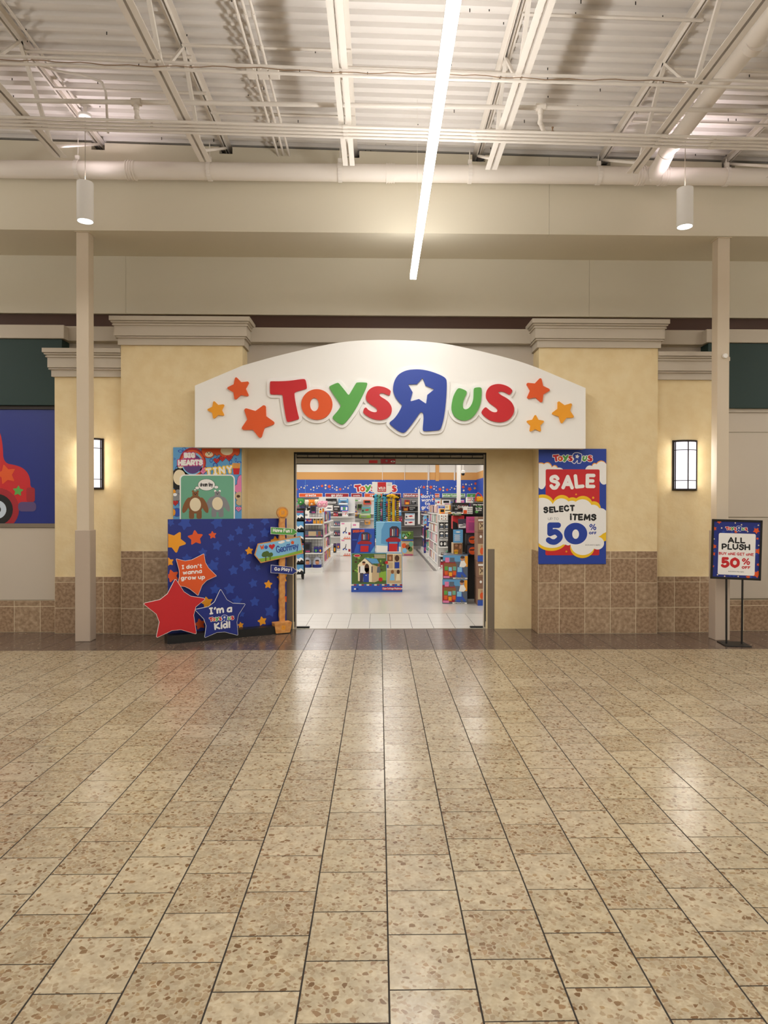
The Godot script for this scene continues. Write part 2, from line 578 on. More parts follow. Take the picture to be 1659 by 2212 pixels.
func make_materials():
	var chips := [Color("7d6448"), Color("8a6f51"), Color("937a5c"), Color("83694d"), Color("97805f"), Color("8b7157"), Color("705539"), Color("9a866c")]
	terrazzo("terrazzo_a", 0.20, Color("a7987c"), chips, 11, 0.24)
	terrazzo("terrazzo_b", 0.30, Color("a39479"), chips, 21, 0.27)
	terrazzo("terrazzo_c", 0.13, Color("ab9c81"), chips, 31, 0.23)
	terrazzo("terrazzo_dark", 0.30, Color("5a493f"), [Color("47372f"), Color("6d5a4f"), Color("7d6b5e"), Color("3d2f28"), Color("94836f")], 41, 0.22)
	mk("grout_dark", "2b241c", 0.9)
	mk("grout_wall", "d6c6a8", 0.9)
	mk("grout_shop", "4a4642", 0.9)
	mottle("wall_tile", [[0.0, "7d644b"], [0.38, "977b60"], [0.6, "a4886c"], [1.0, "b79d82"]], 0.03, 0.8, 0.45, 0.0, 6)
	mottle("wall_tile_b", [[0.0, "876e54"], [0.4, "a0866a"], [0.65, "ae9478"], [1.0, "c1aa8e"]], 0.024, 0.9, 0.45, 0.0, 6, 8)
	mottle("plaster", [[0.0, "e4cc9b"], [0.4, "e7d1a2"], [0.6, "e9d4a6"], [1.0, "ebd8ad"]], 0.009, 1.3, 0.75, 0.25, 5)
	mk("beam_paint", "dcd3be", 0.8)
	mk("wall_paint", "dad2bf", 0.8)
	mk("trim_paint", "c4b9a8", 0.65)
	mk("grey_wall", "c4b8a8", 0.75)
	mk("grey_panel", "c6baa9", 0.5)
	mk("brown_band", "4a2e20", 0.6)
	mk("green_panel", "12302a", 0.6)
	mk("column_paint", "d6c7b0", 0.6)
	mk("sleeve_paint", "bbaa98", 0.55)
	mk("deck_paint", "e2dcd6", 0.75)
	mk("steel_paint", "e4dcd2", 0.6)
	mk("pipe_paint", "e6ddd2", 0.6)
	mk("cable_tan", "8e7257", 0.7)
	mk("white_paint", "efece6", 0.5)
	mk("sign_white", "f3f0ea", 0.55)
	mk("backing_white", "f6f4f0", 0.4)
	mk("black", "121212", 0.45)
	mk("dark", "1c1714", 0.7)
	mk("bronze", "2a211b", 0.45, 0.3)
	mk("alu", "a39a88", 0.4, 0.6)
	mk("guard_metal", "8d8172", 0.4, 0.5)
	mk("shop_tile", "cfccc6", 0.3)
	mk("shop_vinyl", "cdc9c2", 0.22)
	mk("shop_grey", "6e6a68", 0.3)
	mk("shop_white", "f0ece2", 0.7)
	mk("shop_tan", "dfa763", 0.7)
	mk("shelf_white", "ecebe8", 0.4)
	mk("shelf_grey", "8a8885", 0.5)
	mk("print_red", "c92128", 0.45)
	mk("print_orange", "e2581f", 0.45)
	mk("print_amber", "f0a01e", 0.45)
	mk("print_yellow", "f2c419", 0.45)
	mk("print_green", "5aa64a", 0.45)
	mk("print_blue", "1f3f9e", 0.45)
	mk("print_navy", "1b2c80", 0.45)
	mk("print_royal", "2c55b8", 0.45)
	mk("print_star_blue", "2a4aa6", 0.45)
	mk("print_white", "f2f0ec", 0.45)
	mk("print_black", "121214", 0.5)
	mk("print_grey", "8a8a8c", 0.5)
	mk("print_sky", "86c2e6", 0.45)
	mk("print_lightblue", "5e9fd0", 0.45)
	mk("print_teal", "6fae90", 0.45)
	mk("print_brown", "8a5a34", 0.5)
	mk("print_darkbrown", "4a2c1c", 0.5)
	mk("print_cream", "efe0bc", 0.5)
	mk("print_pink", "e27fae", 0.45)
	mk("print_magenta", "c2447e", 0.45)
	mk("print_purple", "5b3f7e", 0.45)
	mk("print_grass", "8bb53e", 0.45)
	mk("print_leaf", "4d6b2c", 0.5)
	mk("print_tan", "c9b08a", 0.5)
	mk("print_skin", "c98d68", 0.5)
	mk("print_crimson", "a3202c", 0.45)
	mk("print_slate", "5a6678", 0.45)
	mk("print_dusk", "3a3648", 0.45)
	mk("print_rim", "c9d6e4", 0.45)
	mk("print_bumper", "5c4a78", 0.45)
	mottle("wood_print", [[0.0, "c07c3e"], [0.45, "d6934e"], [0.7, "e0a660"], [1.0, "cf8a46"]], 0.012, 0.5, 0.5, 0.0, 3)
	mk("cardboard", "8f6c58", 0.8)
	mk("plush_green", "3f8f45", 0.95)
	mk("plush_pink", "e8a2b4", 0.95)
	mk("plush_cream", "e8dcc8", 0.95)
	mk("plush_orange", "df8424", 0.95)
	mk("plush_navy", "3b3d5c", 0.95)
	mk("plush_yellow", "e6b422", 0.95)
	mk("plush_black", "1c1a19", 0.95)
	mk("plush_blue", "4aa9c9", 0.95)
	mk("clear_dome", "aeb4c4", 0.2)
	glow("lamp_white", "fffcf8", 15.0)
	glow("lens_white", "f2faff", 6.0)
	glow("sconce_glow", "f1f0ff", 1.0)
	glow("shop_lamp", "ffffff", 1.6)

# ------------------------------------------------------------------ floors
func build_floors():
	var floor_root := thing("floor", "polished beige terrazzo floor tiles of the concourse in front of the shop", "floor", Vector3.ZERO, 0, "", "structure")
	part(floor_root, "mortar_bed", box(Vector3(-10, -0.15, -7.88), Vector3(10, -0.0005, 8)), M.grout_dark)
	var dark_root := thing("floor", "dark brown terrazzo border strip along the shop fronts", "floor", Vector3.ZERO, 0, "", "structure")
	part(dark_root, "mortar_bed", box(Vector3(-10, -0.15, -9.4), Vector3(10, -0.0005, -7.88)), M.grout_dark)
	var kinds := [M.terrazzo_a, M.terrazzo_b, M.terrazzo_a, M.terrazzo_c, M.terrazzo_b, M.terrazzo_c]
	var p := 0.302
	var variants := []
	for k in 16:
		uvo = Vector2((k % 4) * 0.3125 + 0.16, (k / 4) * 0.3125 + 0.16)
		variants.append(cbox(Vector3(0, -0.01, 0), Vector3(p - 0.0065, 0.02, p - 0.0052), 0.0004))
	uvo = Vector2.ZERO
	var near := []      # [distance rank, pos]
	for c in range(-22, 22):
		var x := 0.036 + p * (c + 0.5)
		var off := 2.3226 if c % 2 == 0 else 2.1735
		for r in range(-5, 20):
			var d := off + p * (r + 0.5)
			if d - p / 2 > 7.86: continue
			near.append([d, x, d - p / 2, minf(d + p / 2, 7.88)])
	near.sort_custom(func(a, b): return a[0] + absf(a[1]) * 0.4 < b[0] + absf(b[1]) * 0.4)
	var shown := 0
	var rest := [begin(), begin(), begin()]
	for t in near:
		var whole: bool = t[3] - t[2] > p - 0.01
		var tilt := Basis.from_euler(Vector3(rng.randf_range(-0.0026, 0.0026), 0, rng.randf_range(-0.0026, 0.0026)))
		var pos := Vector3(t[1], rng.randf_range(0.0005, 0.0008), -(t[2] + t[3]) / 2)
		var k := rng.randi() % 6
		var v := rng.randi() % 16
		if t[0] > 2.05 and whole and shown < 300 and absf(t[1]) < 0.62 * t[0] + 0.2:
			var o := part(floor_root, "tile", variants[v], kinds[k], pos)
			o.basis = tilt
			shown += 1
		else:
			var sc := Vector3(1, 1, (t[3] - t[2]) / p)
			rest[k % 3].append_from(variants[v], 0, Transform3D(tilt.scaled_local(sc), pos))
	for k in 3:
		var o := part(floor_root, "tile_field", rest[k].commit(), kinds[k])
		meta(o, "", "", "", "stuff")
	# dark border, 300 tiles at most stand in view
	for c in range(-22, 22):
		var x := 0.036 + p * (c + 0.5)
		var d := 7.882 - (0.0 if c % 2 == 0 else 0.151)
		while d < 9.22:
			var a := maxf(d, 7.882)
			var b := minf(d + p, 9.222)
			if b - a > 0.03:
				var v: Mesh = variants[rng.randi() % 16]
				var o := part(dark_root, "tile", v, M.terrazzo_dark, Vector3(x, rng.randf_range(0.0005, 0.0008), -(a + b) / 2))
				o.basis = Basis.from_euler(Vector3(rng.randf_range(-0.002, 0.002), 0, rng.randf_range(-0.002, 0.002))).scaled_local(Vector3(1, 1, (b - a) / p))
			d += p
	# pale tiles just inside the door
	var thr := thing("floor", "pale grey square tiles across the shop threshold", "floor", Vector3.ZERO, 0, "", "structure")
	part(thr, "mortar_bed", box(Vector3(-2.5, -0.15, -10.56), Vector3(3.0, -0.0007, -9.4)), M.grout_shop)
	part(thr, "threshold_strip", box(Vector3(-1.17, -0.02, -9.262), Vector3(1.52, 0.003, -9.222)), M.alu)
	part(thr, "mortar_bed", box(Vector3(-1.17, -0.15, -9.4), Vector3(1.52, -0.0007, -9.25)), M.grout_shop)
	var sq := cbox(Vector3(0, -0.01, 0), Vector3(0.2885, 0.02, 0.2885), 0.0005)
	for c in range(-9, 11):
		for r in 5:
			var x := -0.131 + 0.2935 * (c + 0.5)
			var d := 9.262 + 0.2935 * (r + 0.5)
			var cut := 1.0
			if r == 4:
				d = 9.262 + 0.2935 * 4 + 0.06
				cut = 0.41
			if r == 0 and (x < -1.2 or x > 1.5): continue
			var o := part(thr, "tile", sq, M.shop_tile, Vector3(x, 0, -d))
			o.basis = Basis.from_scale(Vector3(1, 1, cut))
	var shop := thing("floor", "glossy pale grey vinyl floor of the toy shop", "floor", Vector3.ZERO, 0, "", "structure")
	part(shop, "vinyl_sheet", box(Vector3(-6.2, -0.15, -28.2), Vector3(4.2, 0.0, -10.57)), M.shop_vinyl)
	part(shop, "dark_inlay", box(Vector3(1.41, -0.01, -28.0), Vector3(1.50, 0.0015, -17.6)), M.shop_grey)
	part(shop, "dark_inlay", box(Vector3(-6.1, -0.01, -17.62), Vector3(1.5, 0.0008, -17.6)), M.shop_grey)

# ------------------------------------------------------------------ hall shell
const XE := 9.6
func build_hall():
	var l := thing("wall_left", "plain beige side wall of the concourse", "wall", Vector3.ZERO, 0, "", "structure")
	part(l, "wall_board", box(Vector3(-XE - 0.2, 0, -9.6), Vector3(-XE, 6.6, 8)), M.wall_paint)
	var r := thing("wall_right", "plain beige side wall opposite the other concourse end", "wall", Vector3.ZERO, 0, "", "structure")
	part(r, "wall_board", box(Vector3(XE, 0, -9.6), Vector3(XE + 0.2, 6.6, 8)), M.wall_paint)
	var b := thing("wall_back", "plain beige wall across the concourse behind the viewer", "wall", Vector3.ZERO, 0, "", "structure")
	part(b, "wall_board", box(Vector3(-XE - 0.2, 0, 7.8), Vector3(XE + 0.2, 6.6, 8)), M.wall_paint)

func deck_y(x: float) -> float:
	return DECK + FALL * x

func joist_x(k: int) -> float:
	return -3.416 + 1.542 * k

# ------------------------------------------------------------------ shop front walls
func build_front():
	var w := thing("wall_front", "beige fascia, soffit and upper wall above the shop entrance", "wall", Vector3.ZERO, 0, "", "structure")
	for seg in [[-XE, 2.080], [2.083, XE]]:
		var p := PackedVector2Array([Vector2(seg[0], 5.0), Vector2(seg[1], 5.0)])
		var top := func(x): return deck_y(x) - 0.045
		p.append(Vector2(seg[1], top.call(seg[1])))
		for k in range(9, -6, -1):
			var x := joist_x(k)
			if x > seg[0] + 0.2 and x < seg[1] - 0.2:
				for q in [[0.085, 0.0], [0.085, -0.085], [-0.075, -0.085], [-0.075, 0.0]]:
					p.append(Vector2(x + q[0], top.call(x + q[0]) + q[1]))
		p.append(Vector2(seg[0], top.call(seg[0])))
		part(w, "fascia_panel", prism([p], -8.52, -8.37), M.beam_paint)
	part(w, "soffit", box(Vector3(-XE, 5.003, -9.33), Vector3(XE, 5.1, -8.40)), M.beam_paint)
	for seg in [[-XE, -3.396], [-3.393, 2.844], [2.847, XE]]:
		part(w, "wall_board", box(Vector3(seg[0], 4.235, -9.34), Vector3(seg[1], 5.003, -9.23)), M.wall_paint)
	part(w, "back_board", box(Vector3(-XE, 2.39, -9.52), Vector3(XE, 6.6, -9.34)), M.grey_wall)
	part(w, "back_board", box(Vector3(-XE, 0, -9.52), Vector3(-1.19, 2.39, -9.34)), M.grey_wall)
	part(w, "back_board", box(Vector3(1.49, 0, -9.52), Vector3(XE, 2.39, -9.34)), M.grey_wall)
	part(w, "sign_wall", box(Vector3(-XE, 2.55, -9.34), Vector3(XE, 3.84, -9.20)), M.grey_wall)
	var t := thing("trim_1", "dark brown recessed band running above the cornices", "trim", Vector3.ZERO, 0, "", "structure")
	part(t, "band_board", box(Vector3(-XE, 4.02, -9.34), Vector3(XE, 4.236, -9.28)), M.brown_band)
	var t2 := thing("trim_2", "plain greige cornice board running behind the sign and pilasters", "trim", Vector3.ZERO, 0, "", "structure")
	part(t2, "cornice_board", cbox(Vector3(0, 3.933, -9.2), Vector3(2 * XE, 0.195, 0.2), 0.006), M.trim_paint)
	part(t2, "bead", box(Vector3(-XE, 3.826, -9.2), Vector3(XE, 3.837, -9.17)), M.trim_paint)
	# plaster returns either side of the opening
	var e := thing("wall_entrance", "yellow plaster wall pieces framing the roll-up grille opening", "wall", Vector3.ZERO, 0, "", "structure")
	part(e, "plaster_panel", box(Vector3(-1.80, 0, -9.34), Vector3(-1.165, 2.56, -9.23)), M.plaster)
	part(e, "plaster_panel", box(Vector3(1.476, 0, -9.34), Vector3(2.10, 2.56, -9.23)), M.plaster)
	part(e, "header_panel", box(Vector3(-1.165, 2.39, -9.34), Vector3(1.476, 2.56, -9.23)), M.plaster)
	part(e, "jamb", box(Vector3(-1.19, 0, -9.50), Vector3(-1.150, 2.39, -9.231)), M.plaster)
	part(e, "jamb", box(Vector3(1.452, 0, -9.50), Vector3(1.49, 2.39, -9.231)), M.plaster)
	part(e, "corner_guard", box(Vector3(1.474, 0, -9.24), Vector3(1.566, 1.083, -9.226)), M.guard_metal)
	part(e, "corner_guard", box(Vector3(-1.25, 0, -9.24), Vector3(-1.163, 1.083, -9.226)), M.guard_metal)
	pilaster("pilaster", "wide yellow plaster pilaster with the teddy bear poster and standee", -3.332, -1.768, 8.88, 3.73, [0.0, 0.334, 0.666, 0.985, 1.08], [-3.332, -3.046, -2.71, -2.374, -2.038, -1.768], false, false, true)
	pilaster("pilaster", "wide yellow plaster pilaster carrying the sale poster", 2.08, 3.645, 8.88, 3.73, [0.0, 0.334, 0.666, 0.985, 1.08], [2.08, 2.356, 2.692, 3.028, 3.364, 3.645], true, false, false)
	pilaster("pilaster", "low yellow plaster pilaster beside the red car mural", -4.217, -3.332, 8.96, 3.334, [0.0, 0.331, 0.667, 0.74], [-4.217, -3.926, -3.59, -3.332], false, true, false)
	pilaster("pilaster", "low yellow plaster pilaster beside the grey panels, with wall lamp", 3.645, 4.395, 8.96, 3.334, [0.0, 0.331, 0.667, 0.74], [3.645, 3.907, 4.247, 4.395], false, false, false, true)
	build_side_fronts()
	build_grille()
	for s in [[-3.619, "left of the entrance, beside the standee"], [4.270, "behind the small sale sign, with round sensor"]]:
		var c := thing("column", "slim square beige steel column " + s[1], "column", Vector3(s[0], 0, -8.485), 0, "", "structure")
		part(c, "shaft", cbox(Vector3(0, 2.502, 0), Vector3(0.15, 5.004, 0.15), 0.004), M.column_paint)
		part(c, "sleeve", cbox(Vector3(0, 0.682, 0), Vector3(0.182, 1.364, 0.182), 0.006), M.sleeve_paint)
		part(c, "head_plate", box(Vector3(-0.09, 4.99, -0.09), Vector3(0.09, 5.003, 0.09)), M.column_paint)
	var d := thing("sensor", "small round white sensor on the front of the right column", "sensor", Vector3(4.285, 3.53, -8.41))
	var st := begin()
	add_tube(st, Vector3(0, 0, 0), Vector3(0, 0, 0.028), 0.031, 0.028, 20)
	part(d, "housing", st.commit(), M.white_paint)
	part(d, "backplate", tube(Vector3(0, 0, -0.003), Vector3(0, 0, 0.004), 0.035, 20), M.column_paint)
	var jb := thing("junction_box", "tiny beige box on the side of the right column", "box", Vector3(4.366, 3.51, -8.49))
	part(jb, "case", cbox(Vector3.ZERO, Vector3(0.042, 0.05, 0.04)), M.column_paint)

func tile_grid(parent: Node, xs: Array, ys: Array, z: float):
	for i in xs.size() - 1:
		for j in ys.size() - 1:
			var w: float = xs[i + 1] - xs[i]
			var h: float = ys[j + 1] - ys[j]
			part(parent, "tile", cbox(Vector3.ZERO, Vector3(w - 0.008, h - 0.008, 0.012), 0.002), M.wall_tile if rng.randf() < 0.55 else M.wall_tile_b, Vector3((xs[i] + xs[i + 1]) / 2, (ys[j] + ys[j + 1]) / 2, z + rng.randf_range(0, 0.0015)))

const CORNICE := [[0.0, 0.0], [0.028, 0.0], [0.028, 0.088], [0.054, 0.088], [0.054, 0.099], [0.040, 0.099], [0.040, 0.107], [0.062, 0.112], [0.062, 0.240], [0.080, 0.240], [0.080, 0.256], [0.068, 0.256], [0.068, 0.264], [0.094, 0.276], [0.094, 0.287], [0.082, 0.287], [0.082, 0.294], [0.11, 0.297], [0.11, 0.352], [0.0, 0.352]]
func pilaster(called: String, label: String, x0: float, x1: float, front: float, base_y: float, ys: Array, xs: Array, left_return: bool, left_open: bool, right_return: bool, right_open := false):
	var o := thing(called, label, "pilaster", Vector3.ZERO, 0, "", "structure")
	part(o, "plaster_body", box(Vector3(x0 + 0.001, 0, -9.23), Vector3(x1 - 0.001, base_y + 0.35, -front)), M.plaster)
	var top: float = ys[ys.size() - 1]
	part(o, "grout_bed", box(Vector3(x0, 0, -front - 0.01), Vector3(x1, top - 0.002, -front + 0.0075)), M.grout_wall)
	tile_grid(o, xs, ys, -front + 0.0035)
	for side in [[left_return, x0, -1.0], [right_return, x1, 1.0]]:
		if side[0]:
			for j in ys.size() - 1:
				var h: float = ys[j + 1] - ys[j]
				part(o, "tile", cbox(Vector3.ZERO, Vector3(0.012, h - 0.006, 9.23 - front - 0.004), 0.002), M.wall_tile, Vector3(side[1] + side[2] * 0.004, (ys[j] + ys[j + 1]) / 2, -(9.23 + front) / 2))
	# cornice swept round front and free sides
	var lp := 1.0 if (left_return or left_open or x0 < -3.0 and front < 8.9) else 0.0
	var rp := 1.0 if (right_return or right_open or front < 8.9) else 0.0
	if front < 8.9:
		lp = 1.0
		rp = 1.0
	var st := begin()
	var zb := -9.19
	for k in CORNICE.size() - 1:
		var a: Array = CORNICE[k]
		var b: Array = CORNICE[k + 1]
		var ring := func(p): return [Vector3(x0 - p[0] * lp, base_y + p[1], zb), Vector3(x0 - p[0] * lp, base_y + p[1], -front + p[0]), Vector3(x1 + p[0] * rp, base_y + p[1], -front + p[0]), Vector3(x1 + p[0] * rp, base_y + p[1], zb)]
		var ra: Array = ring.call(a)
		var rb: Array = ring.call(b)
		var slope := Vector2(b[1] - a[1], a[0] - b[0])
		for i in 3:
			var out: Vector3 = [Vector3(-1, 0, 0), Vector3(0, 0, 1), Vector3(1, 0, 0)][i] * slope.x + Vector3(0, slope.y, 0)
			quad(st, ra[i], ra[i + 1], rb[i + 1], rb[i], out)
	part(o, "cornice", st.commit(), M.trim_paint)

func build_side_fronts():
	for s in [-1, 1]:
		var o := thing("wall_left_shopfront" if s < 0 else "wall_right_shopfront", "closed shop front with green fascia box, sill and grey panel" if s < 0 else "closed shop front with green fascia box over three grey panels", "wall", Vector3.ZERO, 0, "", "structure")
		var xa := -XE if s < 0 else 4.40
		var xb := -4.215 if s < 0 else XE
		part(o, "green_fascia", cbox(Vector3((-XE - 4.134) / 2 if s < 0 else (4.36 + XE) / 2, 3.40, -9.155), Vector3(XE - 4.134 if s < 0 else XE - 4.36, 0.86, 0.33), 0.004), M.green_panel)
		part(o, "cap_board", cbox(Vector3((-XE - 4.10) / 2 if s < 0 else (4.33 + XE) / 2, 3.924, -9.13), Vector3(XE - 4.10 if s < 0 else XE - 4.33, 0.176, 0.32), 0.005), M.trim_paint)
		part(o, "fascia_strip", box(Vector3(xa, 2.922, -9.2), Vector3(xb, 2.972, -9.03)), M.bronze if s < 0 else M.trim_paint)
		part(o, "backing", box(Vector3(xa, 0, -9.34), Vector3(xb, 3.0, -9.10)), M.grey_wall)
		if s < 0:
			part(o, "sill", box(Vector3(xa, 1.376, -9.1), Vector3(xb, 1.428, -9.035)), M.guard_metal)
			part(o, "grey_panel", cbox(Vector3((xa + xb) / 2, 0.898, -9.08), Vector3(xb - xa, 0.952, 0.06), 0.004), M.grey_panel)
			part(o, "panel_edge", box(Vector3(xa, 0.418, -9.1), Vector3(xb, 0.426, -9.045)), M.alu)
		else:
			for y in [[2.66, 2.922], [1.522, 2.650], [0.432, 1.512]]:
				part(o, "grey_panel", cbox(Vector3((xa + xb) / 2, (y[0] + y[1]) / 2, -9.08), Vector3(xb - xa, y[1] - y[0], 0.06), 0.004), M.grey_panel)
			for y in [2.655, 1.517, 0.428]:
				part(o, "joint_strip", box(Vector3(xa, y - 0.004, -9.1), Vector3(xb, y + 0.004, -9.058)), M.alu)
		part(o, "grout_bed", box(Vector3(xa, 0, -9.1), Vector3(xb, 0.417, -9.0485)), M.grout_wall)
		var xs := []
		if s < 0:
			for k in 9: xs.push_front(-4.452 - 0.337 * k)
			xs.append(-4.217)
		else:
			xs.append(4.40)
			for k in 9: xs.append(4.547 + 0.337 * k)
		tile_grid(o, xs, [0.0, 0.34, 0.416], -9.0525)
	# mural on the closed front
	var m := thing("mural", "navy wall mural with a red cartoon car and stars", "mural", Vector3(-5.6, 2.175, -9.06))
	part(m, "panel", cbox(Vector3(0, 0, 0), Vector3(2.77, 1.494, 0.03), 0.002), M.print_navy)
	part(m, "panel", cbox(Vector3(-2.69, 0, 0), Vector3(2.6, 1.494, 0.03), 0.002), M.print_navy)
	var z := 0.0152
	var at := func(list): return xf(pv(list), Vector2.ONE, Vector2(5.6, -2.175))
	ink(m, "car_body", [chaikin(at.call([-6.4, 1.62, -4.72, 1.62, -4.72, 1.70, -4.545, 1.70, -4.545, 1.89, -4.575, 1.92, -4.575, 2.0, -4.60, 2.08, -4.66, 2.15, -4.75, 2.19, -4.922, 2.22, -4.93, 2.45, -4.96, 2.62, -5.03, 2.72, -5.6, 2.74, -6.1, 2.72, -6.4, 2.4]), 2)], M.print_red, z)
	ink(m, "headlight", [rect(1.03, -0.37, 0.11, 0.19, 0.03)], M.print_crimson, z + 0.0008)
	ink(m, "bumper", [rect(0.985, -0.527, 0.235, 0.125, 0.05)], M.print_bumper, z + 0.0016)
	ink(m, "wheel_arch", clip([oval(0.60, -0.56, 0.28, 0.28)], rect(0, 0, 2.76, 1.49)), M.print_crimson, z + 0.0008)
	ink(m, "tyre", clip([oval(0.595, -0.565, 0.205, 0.205)], rect(0, 0, 2.76, 1.49)), M.print_black, z + 0.0016)
	ink(m, "wheel_rim", [oval(0.595, -0.565, 0.12, 0.12)], M.print_rim, z + 0.0024)
	ink(m, "wheel_hub", [oval(0.595, -0.565, 0.05, 0.05)], M.print_black, z + 0.0032)
	ink(m, "star", [star(0.715, -0.105, 0.14, 0.25)], M.print_orange, z + 0.0016)
	ink(m, "star", [star(0.868, -0.32, 0.075, -0.1)], M.print_green, z + 0.0016)
	ink(m, "star", [star(0.50, -0.225, 0.12, 0.2)], M.print_blue, z + 0.0016)

func build_grille():
	var g := thing("door_1", "roll-up security grille, raised into the head of the shop opening", "door", Vector3.ZERO, 0, "", "structure")
	for x in [-1.135, 1.437]:
		var st := begin()
		add_box(st, Vector3(x - 0.016, 0, -9.30), Vector3(x + 0.016, 2.385, -9.25))
		part(g, "guide_channel", st.commit(), M.trim_paint)
		part(g, "guide_slot", box(Vector3(x - 0.005, 0.02, -9.254), Vector3(x + 0.005, 2.38, -9.247)), M.black)
	part(g, "head_frame", box(Vector3(-1.15, 2.366, -9.30), Vector3(1.452, 2.388, -9.24)), M.black)
	part(g, "frame_edge", box(Vector3(-1.152, 0.1, -9.25), Vector3(-1.143, 2.388, -9.236)), M.black)
	part(g, "frame_edge", box(Vector3(1.445, 0.1, -9.25), Vector3(1.454, 2.388, -9.236)), M.black)
	for y in [2.318, 2.360]: part(g, "grille_rod", tube(Vector3(-1.14, y, -9.275), Vector3(1.44, y, -9.275), 0.006, 8), M.dark)
	part(g, "grille_slat", cbox(Vector3(0.15, 2.339, -9.285), Vector3(2.56, 0.03, 0.012), 0.003), M.alu)
	for k in 18:
		part(g, "grille_link", box(Vector3(-1.12 + k * 0.149, 2.316, -9.281), Vector3(-1.114 + k * 0.149, 2.362, -9.262)), M.black)
	part(g, "bottom_bar", cbox(Vector3(0.15, 2.270, -9.28), Vector3(2.56, 0.082, 0.05), 0.006), M.alu)
	part(g, "bar_edge", box(Vector3(-1.13, 2.226, -9.29), Vector3(1.43, 2.231, -9.25)), M.dark)
	part(g, "warning_label", cbox(Vector3(-0.08, 2.264, -9.254), Vector3(0.115, 0.04, 0.002), 0.0005), M.print_red, Vector3.ZERO, "small red sticker")
	var wl := part(g, "warning_sticker", cbox(Vector3(0.12, 2.27, -9.254), Vector3(0.2, 0.064, 0.002), 0.0005), M.print_crimson, Vector3.ZERO, "dark red sticker with an eye symbol")
	ink(wl, "eye_symbol", [oval(0.185, 2.268, 0.03, 0.011)], M.print_white, -9.2528)
	ink(wl, "pupil", [oval(0.185, 2.268, 0.009, 0.009)], M.print_black, -9.252)
	ink(wl, "camera_symbol", [oval(0.10, 2.276, 0.014, 0.014)], M.print_grey, -9.2528)
	for s in [[-1.105, 1.0], [1.405, -1.0]]:
		part(g, "floor_stop", cbox(Vector3(s[0] + s[1] * 0.06, 0.012, -9.32), Vector3(0.2, 0.02, 0.05), 0.004), M.black)

# ------------------------------------------------------------------ ceiling
func build_ceiling():
	var c := thing("ceiling", "white corrugated steel roof deck on the concourse", "ceiling", Vector3.ZERO, 0, "", "structure")
	var xe := XE + 0.1
	var s := [Vector3(-xe, deck_y(-xe) + 0.06, -9.5), Vector3(xe, deck_y(xe) + 0.06, -9.5), Vector3(xe, deck_y(xe) + 0.06, 8), Vector3(-xe, deck_y(-xe) + 0.06, 8)]
	var st := begin()
	hexa(st, s + s.map(func(v): return v + Vector3(0, 0.15, 0)))
	part(c, "roof_slab", st.commit(), M.dark)
	var prof := [[0.0, 0.0], [0.048, 0.0], [0.060, 0.040], [0.140, 0.040], [0.152, 0.0]]
	var d := 9.36
	while d > -7.9:
		st = begin()
		for rib in 6:
			for k in 4:
				var a: Array = prof[k]
				var b: Array = prof[k + 1]
				var z0: float = -(d - rib * 0.152 - a[0])
				var z1: float = -(d - rib * 0.152 - b[0])
				quad(st, Vector3(-xe, deck_y(-xe) + a[1], z0), Vector3(xe, deck_y(xe) + a[1], z0), Vector3(xe, deck_y(xe) + b[1], z1), Vector3(-xe, deck_y(-xe) + b[1], z1), Vector3.DOWN)
		part(c, "deck_sheet", st.commit(), M.deck_paint)
		d -= 0.912
	# weld slits of the deck: small dark marks
	st = begin()
	for k in 110:
		var x := rng.randf_range(-4.4, 4.6)
		var r := rng.randi_range(3, 25)
		var z := -(9.36 - r * 0.152 - 0.012)
		add_box(st, Vector3(x, deck_y(x) - 0.035 * rng.randf_range(0.3, 1.0), z), Vector3(x + 0.008, deck_y(x) + 0.002, z + 0.004))
	meta(part(c, "deck_fixing", st.commit(), M.dark), "", "", "", "stuff")
	var names := ["leftmost of the row, ending over the column by the standee", "second in the row, over the wide pilaster with posters", "third in the row, left of the long light", "fourth in the row, right of the long light", "fifth in the row, over the sale poster", "sixth in the row, beyond the slanting drain branch"]
	for k in range(-1, 8):
		var lab: String = names[k] if k >= 0 and k < 6 else "next to the %s end of the row, mostly out of sight" % ("left" if k < 0 else "right")
		if k > 6: continue
		joist(k, "white open-web roof joist, " + lab)
	# bridging angles between the joists, just under the deck
	for b in [[0, 5.15, 6.1], [0, 6.62], [0, 7.20], [1, 7.55], [1, 6.45], [1, 5.4], [3, 7.72], [4, 6.55], [4, 7.45], [4, 7.3], [2, 6.7], [3, 5.9], [5, 7.1]]:
		var x0: float = joist_x(b[0]) + 0.02
		var x1: float = joist_x(b[0] + 1) + 0.06
		var sb := begin()
		var dd: float = b[1]
		hexa(sb, [Vector3(x0, deck_y(x0) - 0.10, -dd), Vector3(x1, deck_y(x1) - 0.10, -dd), Vector3(x1, deck_y(x1) - 0.10, -dd - 0.035), Vector3(x0, deck_y(x0) - 0.10, -dd - 0.035), Vector3(x0, deck_y(x0) - 0.094, -dd), Vector3(x1, deck_y(x1) - 0.094, -dd), Vector3(x1, deck_y(x1) - 0.094, -dd - 0.035), Vector3(x0, deck_y(x0) - 0.094, -dd - 0.035)])
		hexa(sb, [Vector3(x0, deck_y(x0) - 0.10, -dd - 0.03), Vector3(x1, deck_y(x1) - 0.10, -dd - 0.03), Vector3(x1, deck_y(x1) - 0.10, -dd - 0.035), Vector3(x0, deck_y(x0) - 0.10, -dd - 0.035), Vector3(x0, deck_y(x0) - 0.065, -dd - 0.03), Vector3(x1, deck_y(x1) - 0.065, -dd - 0.03), Vector3(x1, deck_y(x1) - 0.065, -dd - 0.035), Vector3(x0, deck_y(x0) - 0.065, -dd - 0.035)])
		part(c, "bridging_angle", sb.commit(), M.steel_paint)

